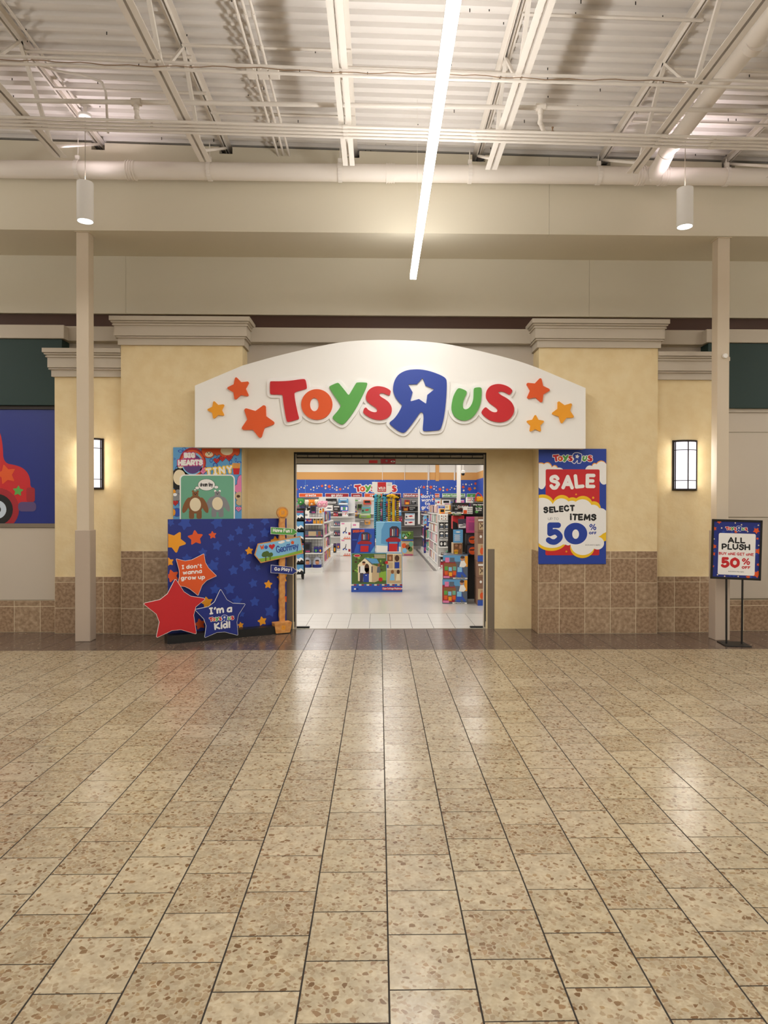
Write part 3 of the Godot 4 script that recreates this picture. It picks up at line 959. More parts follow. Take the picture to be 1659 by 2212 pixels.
func joist(k: int, label: String):
	var x := joist_x(k)
	var yt := deck_y(x) - 0.004
	var yb := 5.335 - 0.017 * x
	var o := thing("joist", label, "joist", Vector3(x, 0, 0), 0, "open-web roof joists")
	var leg := 0.052
	for c in [["top_chord", yt - 0.052, 9.0, true], ["bottom_chord", yb, 7.42, false]]:
		for s in [-1.0, 1.0]:
			var st := begin()
			var y: float = c[1]
			var z0: float = -c[2]
			var lo := minf(s * 0.011, s * (0.011 + leg))
			var hi := maxf(s * 0.011, s * (0.011 + leg))
			var fy := y if not c[3] else y + 0.046
			add_box(st, Vector3(lo, fy, z0), Vector3(hi, fy + 0.006, 7.7))
			add_box(st, Vector3(minf(s * 0.011, s * 0.017), y, z0), Vector3(maxf(s * 0.011, s * 0.017), y + 0.052, 7.7))
			part(o, c[0], st.commit(), M.steel_paint)
	var d := 7.2
	var pt := func(dd, up): return Vector3(0, yt - 0.03 if up else yb + 0.03, -dd)
	part(o, "end_web", tube(pt.call(7.25, false), pt.call(8.42, true), 0.016, 10), M.steel_paint)
	while d > -2.0:
		var a: Vector3 = pt.call(d, false)
		var b: Vector3 = pt.call(d - 0.62, true)
		var e: Vector3 = pt.call(d - 1.24, false)
		part(o, "web_member", bar(a, b, 0.034, 0.034), M.steel_paint)
		part(o, "web_member", bar(b, e, 0.024, 0.024), M.steel_paint)
		d -= 1.24

func bar(a: Vector3, b: Vector3, w: float, t: float) -> ArrayMesh:
	var d := (b - a).normalized()
	var s := d.cross(Vector3.RIGHT if absf(d.x) < 0.9 else Vector3.UP).normalized()
	var u := d.cross(s)
	var st := begin()
	var v := []
	for e in [a, b]:
		for k in [[-1, -1], [1, -1], [1, 1], [-1, 1]]: v.append(e + s * k[0] * t / 2 + u * k[1] * w / 2)
	hexa(st, v)
	return st.commit()

# ------------------------------------------------------------------ pipes and conduits under the deck
func build_services():
	var y := 5.645
	var p := thing("drain_pipe", "thick white drain pipe running along the fascia", "pipe", Vector3(0, y, -8.2))
	part(p, "pipe_run", tube(Vector3(-XE, 0, 0), Vector3(XE, 0, 0), 0.098, 28), M.pipe_paint)
	for x in [-2.95, 0.13, 3.14, 3.42]:
		var st := begin()
		add_tube(st, Vector3(x - 0.05, 0, 0), Vector3(x + 0.05, 0, 0), 0.104, 0.104, 28)
		for q in [-0.045, -0.015, 0.015, 0.045]: add_tube(st, Vector3(x + q - 0.006, 0, 0), Vector3(x + q + 0.006, 0, 0), 0.111, 0.111, 28)
		part(p, "coupling", st.commit(), M.pipe_paint)
	for k in range(-1, 7):
		var hx := joist_x(k) - 0.16 + 0.01 * k
		var top := deck_y(hx) - 0.09 - y
		var hg := begin()
		for i in 20:
			var a0 := TAU * i / 20.0
			var a1 := TAU * (i + 1) / 20.0
			var v := []
			for xx in [hx - 0.024, hx + 0.024]:
				for q in [[a0, 0.099], [a1, 0.099], [a1, 0.109], [a0, 0.109]]: v.append(Vector3(xx, cos(q[0]) * q[1], sin(q[0]) * q[1]))
			hexa(hg, v)
		add_box(hg, Vector3(hx - 0.024, 0.1, 0.0), Vector3(hx + 0.024, 0.16, 0.03))
		part(p, "hanger_strap", hg.commit(), M.steel_paint)
		part(p, "hanger_rod", tube(Vector3(hx, 0.15, 0), Vector3(hx, top, 0), 0.006, 8), M.steel_paint)
	var b := thing("drain_branch", "white drain branch slanting overhead into the drain pipe", "pipe", Vector3.ZERO)
	var st2 := begin()
	add_path(st2, [Vector3(3.285, y, -8.16), Vector3(3.285, y + 0.01, -7.95), Vector3(3.25, y + 0.03, -7.7)], 0.092, 24)
	ball(st2, Vector3(3.285, y, -8.16), Vector3(0.1, 0.1, 0.1), 20)
	part(b, "elbow", st2.commit(), M.pipe_paint)
	part(b, "pipe_run", tube(Vector3(3.25, y + 0.03, -7.72), Vector3(3.16, y + 0.14, 2.0), 0.083, 24), M.pipe_paint)
	for dd in [7.5, 5.9]: part(b, "coupling", tube(Vector3(3.25, y + 0.03, -dd - 0.04), Vector3(3.248, y + 0.032, -dd + 0.04), 0.091, 24), M.pipe_paint)
	part(b, "hanger_rod", tube(Vector3(3.23, y + 0.1, -6.3), Vector3(3.23, deck_y(3.23) - 0.01, -6.3), 0.006, 8), M.steel_paint)
	# four conduits strapped under the joists
	var ord := ["first", "second", "third", "fourth"]
	for k in 4:
		var d := 6.60 + k * 0.062
		var st := begin()
		var fy := func(x): return 5.318 - 0.017 * x - 0.016
		add_tube(st, Vector3(-XE, fy.call(-XE), -d), Vector3(XE, fy.call(XE), -d), 0.0135, 0.0135, 10)
		var c := thing("conduit", "thin white conduit along the concourse, %s of four strapped under the joists" % ord[k], "conduit", Vector3.ZERO, 0, "four parallel conduits")
		part(c, "tube", st.commit(), M.steel_paint)
		for jx in [joist_x(2), joist_x(4), 0.9 + 0.02 * k, 3.3]:
			part(c, "coupling", tube(Vector3(jx - 0.025, fy.call(jx), -d), Vector3(jx + 0.025, fy.call(jx), -d), 0.018, 10), M.steel_paint)
	# crossing conduits nearer the camera
	for q in [[5.42, 5.338, 5.29, "upper"], [5.36, 5.284, 5.235, "lower"]]:
		var st := begin()
		add_path(st, [Vector3(-7, q[0] + 0.06, -5.8), Vector3(-3.2, q[0], -5.8), Vector3(0.04, q[1], -5.8), Vector3(3.35, q[2], -5.8), Vector3(7, q[2] - 0.05, -5.8)], 0.013, 10)
		var c := thing("conduit", "single white conduit crossing in front of the joists, the %s one" % q[3], "conduit")
		part(c, "tube", st.commit(), M.steel_paint)
	var cs := begin()
	var pts := []
	for i in 60:
		var x := -3.3 + i * 0.1
		pts.append(Vector3(x, 5.306 - 0.019 * x + 0.006 * sin(i * 1.7) + 0.008 * sin(i * 0.37), -5.775))
	add_path(cs, pts, 0.0035, 6)
	var cb := thing("cable", "loose tan cable draped along the lower crossing conduit", "cable")
	part(cb, "sheath", cs.commit(), M.cable_tan)
	var jp := thing("junction_plate", "small square steel plate where crossing conduits meet the second joist", "plate", Vector3(joist_x(1), 5.40, -5.775))
	part(jp, "plate", cbox(Vector3(0, 0, 0.03), Vector3(0.11, 0.11, 0.006), 0.002), M.steel_paint)
	for k in [[-0.03, 0.03], [0.03, 0.03], [-0.03, -0.03], [0.03, -0.03]]: part(jp, "knockout", tube(Vector3(k[0], k[1], 0.03), Vector3(k[0], k[1], 0.035), 0.008, 10), M.grout_shop)
	var fc := begin()
	add_path(fc, [Vector3(-3.34, 5.96, -6.75), Vector3(-3.25, 6.0, -6.9), Vector3(-2.95, 5.98, -6.95), Vector3(-2.80, 5.93, -6.97), Vector3(-2.76, 5.83, -6.97), Vector3(-2.74, 5.42, -6.97)], 0.012, 10)
	var f2 := thing("conduit", "bent white conduit looping down beside the left pendant canopy", "conduit")
	part(f2, "tube", fc.commit(), M.steel_paint)
	var lc := thing("conduit", "white conduit running lengthwise under the deck to the left pendant canopy", "conduit")
	part(lc, "tube", tube(Vector3(-3.30, 6.06, -7.62), Vector3(-3.22, 6.06, 2.0), 0.012, 10), M.steel_paint)
	# sprinkler line
	var sp := thing("sprinkler_pipe", "white sprinkler pipe under the roof deck with two drops", "pipe", Vector3.ZERO)
	part(sp, "pipe_run", tube(Vector3(-XE, 5.585, -6.7), Vector3(XE, 5.56, -6.7), 0.021, 14), M.steel_paint)
	for x in [-2.36, 1.58]:
		var ts := begin()
		add_tube(ts, Vector3(x - 0.045, 5.575, -6.7), Vector3(x + 0.045, 5.575, -6.7), 0.036, 0.036, 14)
		add_tube(ts, Vector3(x, 5.58, -6.7), Vector3(x, 5.50, -6.7), 0.029, 0.027, 14)
		part(sp, "tee_fitting", ts.commit(), M.pipe_paint)
		var ds := begin()
		add_path(ds, [Vector3(x, 5.52, -6.7), Vector3(x, 5.44, -6.72), Vector3(x + 0.06, 5.385, -6.80)], 0.022, 12)
		ball(ds, Vector3(x, 5.44, -6.72), Vector3(0.028, 0.03, 0.028))
		part(sp, "drop_arm", ds.commit(), M.pipe_paint)
		var hs := begin()
		add_lathe(hs, [[0.0, 0.0], [0.016, 0.004], [0.016, 0.01], [0.005, 0.014], [0.008, 0.04], [0.012, 0.05], [0.0, 0.055]], Vector3(x + 0.13, 5.36, -6.75), 12)
		part(sp, "sprinkler_head", hs.commit(), M.cable_tan)
	# three conduits running away from the camera, with pull boxes
	for k in 3:
		var x := -1.235 + 0.068 * k
		var c := thing("conduit", "white conduit running lengthwise under the deck, %s of the three with boxes" % ["left", "middle", "right"][k], "conduit", Vector3.ZERO, 0, "three lengthwise conduits")
		part(c, "tube", tube(Vector3(x, 5.93, -8.42), Vector3(x + 0.01, 5.93, 4.0), 0.0135, 10), M.steel_paint)
		part(c, "pull_box", cbox(Vector3(x - 0.02 + 0.04 * k, 5.925, -6.78), Vector3(0.098, 0.06, 0.12), 0.005), M.steel_paint)
		for dd in [6.0, 6.4, 7.6]: part(c, "coupling", tube(Vector3(x, 5.93, -dd - 0.03), Vector3(x, 5.93, -dd + 0.03), 0.018, 10), M.steel_paint)

# ------------------------------------------------------------------ lamps
func spot(called: String, pos: Vector3, dir: Vector3, watts: float, angle: float, size: float, col: Color):
	var l := SpotLight3D.new()
	l.name = called
	l.light_energy = watts / 39.48
	l.light_color = col
	l.spot_angle = angle
	l.spot_angle_attenuation = 0.6
	l.spot_range = 30.0
	l.spot_attenuation = 2.0
	l.light_size = size
	l.shadow_enabled = true
	add_child(l, true)
	l.look_at_from_position(pos, pos + dir, Vector3.FORWARD)

func build_lamps():
	for x in [0.405, -6.6, 7.4]:
		var lab := "long suspended linear light ending just before the fascia"
		if x != 0.405: lab = "second long suspended linear light, out over the %s concourse" % ("left" if x < 0 else "right")
		var o := thing("linear_light", lab, "light", Vector3(x, 4.43, -1.2))
		part(o, "lamp_diffuser", box(Vector3(-0.034, -0.05, -7.0), Vector3(0.034, 0.035, 7.0)), M.lamp_white)
		part(o, "side_rail", box(Vector3(-0.0385, 0.012, -7.0), Vector3(-0.034, 0.037, 7.0)), M.white_paint)
		part(o, "side_rail", box(Vector3(0.034, 0.012, -7.0), Vector3(0.0385, 0.037, 7.0)), M.white_paint)
		part(o, "end_cap", box(Vector3(-0.0385, -0.05, -7.006), Vector3(0.0385, 0.04, -7.0)), M.white_paint)
		for dd in [-6.16, -2.5, 1.2, 4.9]:
			part(o, "suspension_wire", tube(Vector3(0, 0.03, dd), Vector3(0, deck_y(x) - 4.43, dd), 0.0015, 6), M.steel_paint)
	for s in [[-3.28, 7.7, "left"], [3.46, 7.7, "right"]]:
		pendant(s[0], s[1], "white cylinder pendant light hanging before the fascia, above the %s column" % s[2])
	for s in [[-3.28, 3.4, "left", "over the viewer"], [3.46, 3.4, "right", "over the viewer"], [-3.28, -0.9, "left", "behind the viewer"], [3.46, -0.9, "right", "behind the viewer"]]:
		pendant(s[0], s[1], "white cylinder pendant light further along the %s row, %s" % [s[2], s[3]])
	for s in [[-3.745, "half hidden by the left column"], [4.035, "in full view beside the right column"]]:
		var o := thing("wall_sconce", "glowing curved wall sconce with dark metal grid, " + s[1], "wall lamp", Vector3(s[0], 2.205, -8.96))
		var st := begin()
		var arc := func(i): return Vector3(-0.14 * cos(PI * i / 12.0), 0, 0.02 + 0.085 * sin(PI * i / 12.0))
		for i in 12:
			var a: Vector3 = arc.call(i)
			var b: Vector3 = arc.call(i + 1)
			quad(st, a + Vector3(0, -0.305, 0), b + Vector3(0, -0.305, 0), b + Vector3(0, 0.305, 0), a + Vector3(0, 0.305, 0), Vector3(a.x + b.x, 0, 0.1))
			for yy in [-0.305, 0.305]: tri(st, a + Vector3(0, yy, 0), b + Vector3(0, yy, 0), Vector3(0, yy, 0.02), Vector3(0, signf(yy), 0))
		part(o, "lamp_diffuser", st.commit(), M.sconce_glow)
		part(o, "backplate", cbox(Vector3(0, 0, 0.01), Vector3(0.33, 0.664, 0.02), 0.003), M.bronze)
		for yy in [-0.322, -0.2, 0.2, 0.322]:
			var bs := begin()
			for i in 12: add_tube(bs, arc.call(i) * 1.06 + Vector3(0, yy, 0), arc.call(i + 1) * 1.06 + Vector3(0, yy, 0), 0.005 if absf(yy) < 0.3 else 0.009, -1, 6)
			part(o, "grid_bar", bs.commit(), M.bronze)
		for i in [0, 1.2, 6, 10.8, 12]:
			part(o, "grid_bar", tube(arc.call(i) * 1.06 + Vector3(0, -0.325, 0), arc.call(i) * 1.06 + Vector3(0, 0.325, 0), 0.0075, 6), M.bronze)
		area("sconce_light", Vector3(s[0], 2.205, -8.83), Vector3.BACK, 0.24, 0.6, SCONCE_WATTS, Color(1, 0.97, 0.93))
		for side in [-1.0, 1.0]: area("sconce_light", Vector3(s[0] + side * 0.158, 2.205, -8.895), Vector3(side, 0, 0), 0.07, 0.6, SCONCE_WATTS * 0.16, Color(1, 0.97, 0.93))

const PENDANT_DOWN := 16.0
const PENDANT_UP := 22.0
func pendant(x: float, d: float, label: String):
	var o := thing("pendant_light", label, "light", Vector3(x, 4.83, -d))
	var st := begin()
	add_lathe(st, [[0.078, 0.02], [0.082, 0.0], [0.0885, 0.0], [0.0885, 0.43], [0.082, 0.43], [0.08, 0.41]], Vector3.ZERO, 32)
	part(o, "cylinder_shade", st.commit(), M.white_paint)
	var ls := begin()
	add_lathe(ls, [[0.0, 0.022], [0.08, 0.022], [0.08, 0.026], [0.0, 0.026]], Vector3.ZERO, 32)
	part(o, "lamp_lens", ls.commit(), M.lens_white)
	var us := begin()
	add_lathe(us, [[0.0, 0.40], [0.08, 0.40], [0.08, 0.408], [0.0, 0.408]], Vector3.ZERO, 32)
	part(o, "lamp_lens", us.commit(), M.lens_white)
	var top := deck_y(x) - 4.83
	part(o, "suspension_rod", tube(Vector3(0, 0.40, 0), Vector3(0, top - 0.1, 0), 0.004, 8), M.alu)
	part(o, "yoke", box(Vector3(-0.085, 0.425, -0.006), Vector3(0.085, 0.432, 0.006)), M.white_paint)
	var cs := begin()
	add_lathe(cs, [[0.0, 0.0], [0.066, 0.0], [0.07, 0.006], [0.07, 0.03], [0.0, 0.03]], Vector3(0, top - 0.115, 0), 24)
	part(o, "canopy", cs.commit(), M.white_paint)
	part(o, "canopy_stem", tube(Vector3(0, top - 0.09, 0), Vector3(0, top + 0.02, 0), 0.02, 10), M.steel_paint)
	spot("pendant_light_down", Vector3(x, 4.825, -d), Vector3.DOWN, PENDANT_DOWN, 55.0, 0.07, Color(1.0, 0.98, 0.97))
	spot("pendant_light_up", Vector3(x, 5.275, -d), Vector3.UP, PENDANT_UP, 60.0, 0.07, Color(1.0, 0.94, 0.97))

# ------------------------------------------------------------------ main sign
func build_sign():
	var o := thing("shop_sign", "large white arched shop sign with colourful raised letters and stars over the entrance", "sign", Vector3(0.15, 2.404, -8.86))
	var b := PackedVector2Array()
	var pts := PackedVector2Array()
	for v in pv([2.639, 3.178, 2.006, 3.439, 1.687, 3.542, 1.147, 3.672, 0.704, 3.748, 0.08, 3.776, -0.511, 3.739, -1.201, 3.589, -1.732, 3.442, -2.334, 3.184]): pts.append(v)
	b.append(Vector2(-2.334, 2.404))
	b.append(Vector2(2.642, 2.404))
	b.append(pts[0])
	for v in catmull(pts.slice(1, 9)): b.append(v)
	b.append(pts[9])
	part(o, "arched_board", prism([xf(b, Vector2.ONE, Vector2(-0.15, -2.404))], 0.0, 0.16), M.sign_white)
	part(o, "lower_lip", box(Vector3(-2.484, -0.004, 0.02), Vector3(2.49, 0.0, 0.158)), M.trim_paint)
	logo(o, Vector2(0.019, 0.592), 3.10, 0.16, M.backing_white, 0.018, 0.040)
	for s in [[519, 841, 27, 0.28, "print_orange"], [471, 887, 21, 0.3, "print_amber"], [558, 910, 40, -0.45, "print_orange"], [1161, 842, 29.5, -0.27, "print_orange"], [1218, 888, 27, 0.47, "print_amber"], [1157, 914.5, 21, 0.0, "print_amber"]]:
		ink(o, "star", [star((s[0] - 844) * 0.0059 - 0.006, 3.772 - (s[1] - 735) * 0.0059 - 2.404, s[2] * 0.0061, s[3], 0.1)], M[s[4]], 0.16, 0.022)

func clip(polys: Array, to: PackedVector2Array) -> Array:
	var out := []
	for p in polys: out.append_array(Geometry2D.intersect_polygons(p, to).filter(func(q): return not Geometry2D.is_polygon_clockwise(q)))
	return out

func heart(x: float, y: float, r: float, turn := 0.0) -> PackedVector2Array:
	var q := PackedVector2Array()
	for i in 28:
		var t := TAU * i / 28.0
		q.append(Vector2(-16.0 * pow(sin(t), 3), 13 * cos(t) - 5 * cos(2 * t) - 2 * cos(3 * t) - cos(4 * t)) * r / 16.0)
	return xf(q, Vector2.ONE, Vector2(x, y), turn)

func build_posters():
	# sale poster on the right pilaster; grid of 1393 x 2212 steps of 0.743 mm
	var k := 0.000743
	var o := thing("sale_poster", "tall blue, red and white sale poster on the right pilaster", "poster", Vector3(2.520, 1.662, -8.8675))
	part(o, "board", cbox(Vector3(0, 0, 0.004), Vector3(0.886, 1.504, 0.008), 0.001), M.print_blue)
	var bounds := rect(0, 0, 0.884, 1.502)
	var at := func(x, y): return Vector2((x - 695) * k, (1096 - y) * k)
	var ov := func(list):
		var out := []
		for q in list:
			var c: Vector2 = at.call(q[0], q[1])
			out.append(oval(c.x, c.y, q[2] * k, q[3] * k, 36))
		return clip(out, bounds)
	var back := [[130, 440, 105, 98], [245, 450, 88, 115], [375, 470, 60, 85], [455, 500, 95, 85], [1205, 430, 105, 125], [1090, 450, 60, 105], [1000, 500, 90, 125], [150, 600, 90, 195], [1250, 560, 90, 152]]
	ink(o, "cloud_print", ov.call(back.slice(0, 3).map(func(q): return [q[0] + 8, q[1] - 16, q[2], q[3]]) + back.slice(4, 6).map(func(q): return [q[0] - 6, q[1] - 16, q[2], q[3]])), M.print_amber, 0.008)
	ink(o, "cloud_print", ov.call(back), M.print_white, 0.0088)
	ink(o, "red_card", [rect(2 * k, -103 * k, 950 * k, 1508 * k, 25 * k)], M.print_red, 0.0096)
	var top := [[160, 1120, 200, 175], [500, 1120, 165, 165], [685, 1110, 120, 115], [870, 1140, 175, 170], [1060, 1190, 125, 125]]
	var low := [[330, 1640, 270, 185], [880, 1760, 215, 190]]
	var yellow: Array = ov.call(top.map(func(q): return [q[0] + 10, q[1] - 60, q[2], q[3]]) + low.map(func(q): return [q[0] - 8, q[1] + 52, q[2], q[3]]) + [[1240, 1590, 110, 120]])
	ink(o, "cloud_print", yellow, M.print_yellow, 0.0104)
	var mid: Array = ov.call(top + low + [[330, 1450, 320, 320], [640, 1480, 480, 290], [1080, 1400, 220, 240], [1195, 1300, 135, 175], [1200, 1410, 150, 165], [1140, 1740, 115, 112], [1040, 1640, 110, 150], [620, 1640, 90, 140]])
	ink(o, "cloud_print", mid, M.print_white, 0.0112)
	logo(o, at.call(697, 248), 700 * k, 0.0088, M.print_white)
	var tx := func(text, x, y, cap, wt, col, al := 0.5, turn := 0.0, tr := 0.0, wd := 1.0, jig := 0.0, z := 0.012): ink(o, "lettering", lettering(text, cap * k, wt * k, at.call(x, y), al, turn, tr, wd, jig), M[col], z)
	tx.call("SALE", 695, 756, 192, 62, "print_white", 0.5, 0.05, -0.3, 0.82, 0.06, 0.0104)
	tx.call("SELECT", 462, 1182, 82, 30, "print_black", 0.5, 0.08, -0.4, 0.9, 0.06)
	tx.call("iTEMS", 885, 1328, 88, 31, "print_black", 0.5, -0.02, -0.4, 0.95, 0.04)
	tx.call("UP TO", 357, 1334, 42, 5, "print_grey", 0.5, 0, 0, 0.9)
	tx.call("5", 372, 1715, 290, 98, "print_blue", 0.5, 0, 0, 0.82)
	var c0: Vector2 = at.call(752, 1572)
	var c1: Vector2 = at.call(752, 1582)
	ink(o, "lettering", holed(oval(c0.x, c0.y, 205 * k, 190 * k, 40), oval(c1.x, c1.y, 60 * k, 83 * k)), M.print_blue, 0.012)
	tx.call("%", 1058, 1502, 92, 17, "print_blue", 0.5, 0, 0, 0.95)
	tx.call("OFF", 1053, 1580, 34, 14, "print_blue", 0.5, 0, 0.2)
	tx.call("exclusions apply", 1055, 1780, 20, 3.5, "print_grey")
	ink(o, "dot_print", ov.call([[758, 885, 15, 15], [1060, 942, 20, 20], [590, 1887, 16, 16]]), M.print_amber, 0.0112)
	build_bear_poster()

func bear(o: Node, c: Vector2, s: float, body: Material, tummy: Material, ears: Material, z: float):
	# a plain standing toy animal seen from the front
	ink(o, "figure_print", [oval(c.x, c.y, 0.095 * s, 0.115 * s), rect(c.x - 0.047 * s, c.y - 0.125 * s, 0.065 * s, 0.11 * s, 0.02 * s), rect(c.x + 0.047 * s, c.y - 0.125 * s, 0.065 * s, 0.11 * s, 0.02 * s), xf(oval(0, 0, 0.035 * s, 0.105 * s), Vector2.ONE, c + Vector2(-0.112, -0.01) * s, -0.4), xf(oval(0, 0, 0.035 * s, 0.105 * s), Vector2.ONE, c + Vector2(0.112, -0.01) * s, 0.4), rect(c.x, c.y + 0.13 * s, 0.075 * s, 0.06 * s, 0.02 * s)], body, z)
	ink(o, "ear_print", [oval(c.x - 0.03 * s, c.y + 0.163 * s, 0.014 * s, 0.014 * s), oval(c.x + 0.03 * s, c.y + 0.163 * s, 0.014 * s, 0.014 * s)], ears, z)
	ink(o, "tummy_print", [oval(c.x, c.y - 0.002 * s, 0.07 * s, 0.085 * s)], tummy, z + 0.0008)
	ink(o, "face_print", [oval(c.x - 0.014 * s, c.y + 0.138 * s, 0.005 * s, 0.005 * s), oval(c.x + 0.014 * s, c.y + 0.138 * s, 0.005 * s, 0.005 * s), oval(c.x, c.y + 0.124 * s, 0.009 * s, 0.006 * s)], M.print_black, z + 0.0008)

func build_bear_poster():
	var k := 0.001286
	var o := thing("bear_poster", "colourful doodle poster with toy bears on a green card, behind the standee", "poster", Vector3(-2.217, 1.664, -8.8675))
	part(o, "board", cbox(Vector3(0, 0, 0.004), Vector3(0.878, 1.506, 0.008), 0.001), M.print_lightblue)
	var at := func(x, y): return Vector2((x - 688) * k, 0.753 - (y - 38) * k)
	var bounds := rect(0, 0, 0.876, 1.504)
	var ov := func(list, col, z):
		var out := []
		for q in list:
			var c: Vector2 = at.call(q[0], q[1])
			out.append(oval(c.x, c.y, q[2] * k, q[3] * k, 24))
		ink(o, "doodle_print", clip(out, bounds), M[col], z)
		if is_equal_approx(z, 0.0092): ink(o, "outline_print", clip(out.map(func(p): return grown(p, 0.0045)[0]), bounds), M.print_darkbrown, 0.0086)
	# scribbled ground of darker rings, then doodles
	var rings := []
	for i in 90: rings.append([rng.randf_range(350, 1025), rng.randf_range(45, 740), rng.randf_range(10, 26), rng.randf_range(10, 26)])
	ov.call(rings, "print_royal", 0.008)
	ov.call(rings.map(func(q): return [q[0], q[1], q[2] * 0.6, q[3] * 0.6]), "print_lightblue", 0.0084)
	ov.call([[540, 190, 135, 150]], "print_crimson", 0.0088)
	ov.call([[540, 195, 122, 132]], "print_orange", 0.0092)
	ov.call([[540, 200, 108, 114]], "print_sky", 0.0096)
	ov.call([[540, 205, 94, 98]], "print_purple", 0.0100)
	for row in [["BIG", 512, 137, 38, 0.5], ["HEARTS", 520, 212, 42, 0.5]]:
		ink(o, "lettering", lettering(row[0], row[3] * k, 34 * k, at.call(row[1], row[2]), 0.5, 0.02, -6.2, 0.8), M.print_magenta, 0.0104)
		ink(o, "lettering", lettering(row[0], row[3] * k, 18 * k, at.call(row[1], row[2]), 0.5, 0.02, 16 * 10.0 / row[3] - 6.2, 0.8), M.print_white, 0.0112)
	ink(o, "lettering", lettering("TINY", 55 * k, 36 * k, at.call(810, 298), 0.5, 0.12, -1.4, 0.9), M.print_yellow, 0.0104)
	ink(o, "lettering", lettering("TINY", 55 * k, 18 * k, at.call(810, 298), 0.5, 0.12, 18 * 10.0 / 55 - 1.4, 0.9), M.print_white, 0.0112)
	ov.call([[700, 95, 62, 48], [655, 70, 24, 34], [752, 70, 24, 34], [885, 75, 88, 66], [785, 75, 26, 44], [985, 75, 26, 44]], "print_orange", 0.0092)
	ov.call([[705, 108, 40, 26], [882, 70, 62, 46]], "print_cream", 0.0096)
	ov.call([[690, 92, 5, 5], [718, 92, 5, 5], [704, 106, 7, 5]], "print_black", 0.01)
	ov.call([[420, 360, 95, 120], [420, 225, 34, 28]], "print_black", 0.0092)
	ov.call([[410, 340, 62, 78], [420, 230, 26, 20]], "print_cream", 0.0096)
	for h in [[780, 170, 30, "print_red"], [838, 150, 30, "print_red"], [905, 142, 34, "print_red"], [645, 268, 44, "print_pink"], [368, 595, 30, "print_red"], [1000, 655, 30, "print_pink"]]:
		var c: Vector2 = at.call(h[0], h[1])
		ink(o, "heart_print", clip([heart(c.x, c.y, h[2] * k * 1.12)], bounds), M.print_darkbrown, 0.0092)
		ink(o, "heart_print", clip([heart(c.x, c.y, h[2] * k * 0.95)], bounds), M[h[3]], 0.0096)
		ink(o, "face_print", clip([oval(c.x - h[2] * k * 0.3, c.y + 0.002, 0.004, 0.005, 10), oval(c.x + h[2] * k * 0.3, c.y + 0.002, 0.004, 0.005, 10), oval(c.x, c.y - 0.01, 0.007, 0.003, 10)], bounds), M.print_darkbrown, 0.01)
	var f: Vector2 = at.call(978, 262)
	var sticks := []
	for i in 6: sticks.append(xf(rect(0, 0.032, 0.013, 0.085), Vector2.ONE, f + Vector2(-0.036 + 0.0145 * i, 0.012), -0.12 * (i - 2.5) / 2.5))
	ink(o, "fries_print", clip(sticks, bounds), M.print_amber, 0.0096)
	ink(o, "fries_print", [xf(pv([-0.045, 0.02, 0.045, 0.02, 0.034, -0.06, -0.034, -0.06]), Vector2.ONE, f)], M.print_red, 0.01)
	var l: Vector2 = at.call(538, 262)
	ink(o, "lolly_print", [xf(rounded(pv([-0.05, 0.06, 0.03, 0.05, 0.05, -0.03, -0.03, -0.04]), 0.01), Vector2.ONE, l)], M.print_red, 0.0092)
	ov.call([[520, 245, 6, 6], [545, 240, 6, 6], [552, 262, 6, 6], [530, 266, 6, 6]], "print_white", 0.0096)
	ov.call([[1020, 400, 34, 85], [985, 450, 26, 40]], "print_pink", 0.0092)
	ov.call([[1005, 525, 40, 45], [1010, 590, 34, 30]], "print_tan", 0.0092)
	ov.call([[998, 528, 18, 14]], "print_darkbrown", 0.0096)
	ov.call([[372, 540, 44, 48], [395, 480, 24, 20]], "print_grey", 0.0092)
	ov.call([[365, 512, 20, 16]], "print_white", 0.0096)
	ov.call([[350, 490, 24, 30], [350, 690, 20, 34]], "print_amber", 0.0092)
	ov.call([[385, 690, 40, 40]], "print_royal", 0.0092)
	var pc: Vector2 = at.call(688, 660)
	ink(o, "card_print", [rect(pc.x, pc.y - 0.09, 552 * k, 0.90 + 0.18, 0.06)], M.print_white, 0.0116)
	ink(o, "card_print", [rect(pc.x, pc.y - 0.09, 526 * k, 0.87 + 0.18, 0.048)], M.print_teal, 0.0124)
	for q in [[680, 413, 83, 57], [588, 445, 19, 14], [566, 463, 10, 7], [778, 437, 20, 14]]:
		var c: Vector2 = at.call(q[0], q[1])
		ink(o, "bubble_print", [oval(c.x, c.y, q[2] * k + 0.004, q[3] * k + 0.004)], M.print_black, 0.0128)
		ink(o, "bubble_print", [oval(c.x, c.y, q[2] * k, q[3] * k)], M.print_white, 0.0132)
	ink(o, "lettering", lettering("dream tiny", 34 * k, 5.5 * k, at.call(680, 428), 0.5, 0, -1.6, 0.42), M.print_black, 0.014)
	bear(o, at.call(569, 610), 1.03, M.print_brown, M.print_cream, M.print_brown, 0.0132)
	bear(o, at.call(790, 600), 0.98, M.print_grey, M.print_cream, M.print_white, 0.0132)

# ------------------------------------------------------------------ standee with signpost
func foam(parent: Node, called: String, poly: PackedVector2Array, z: float, th: float, m: Material, label := "") -> Node3D:
	var b := part(parent, called, prism([poly], z, z + th), M.backing_white, Vector3.ZERO, label)
	var inn := grown(poly, -0.004)
	ink(b, "print_face", [inn[0]], m, z + th)
	return b

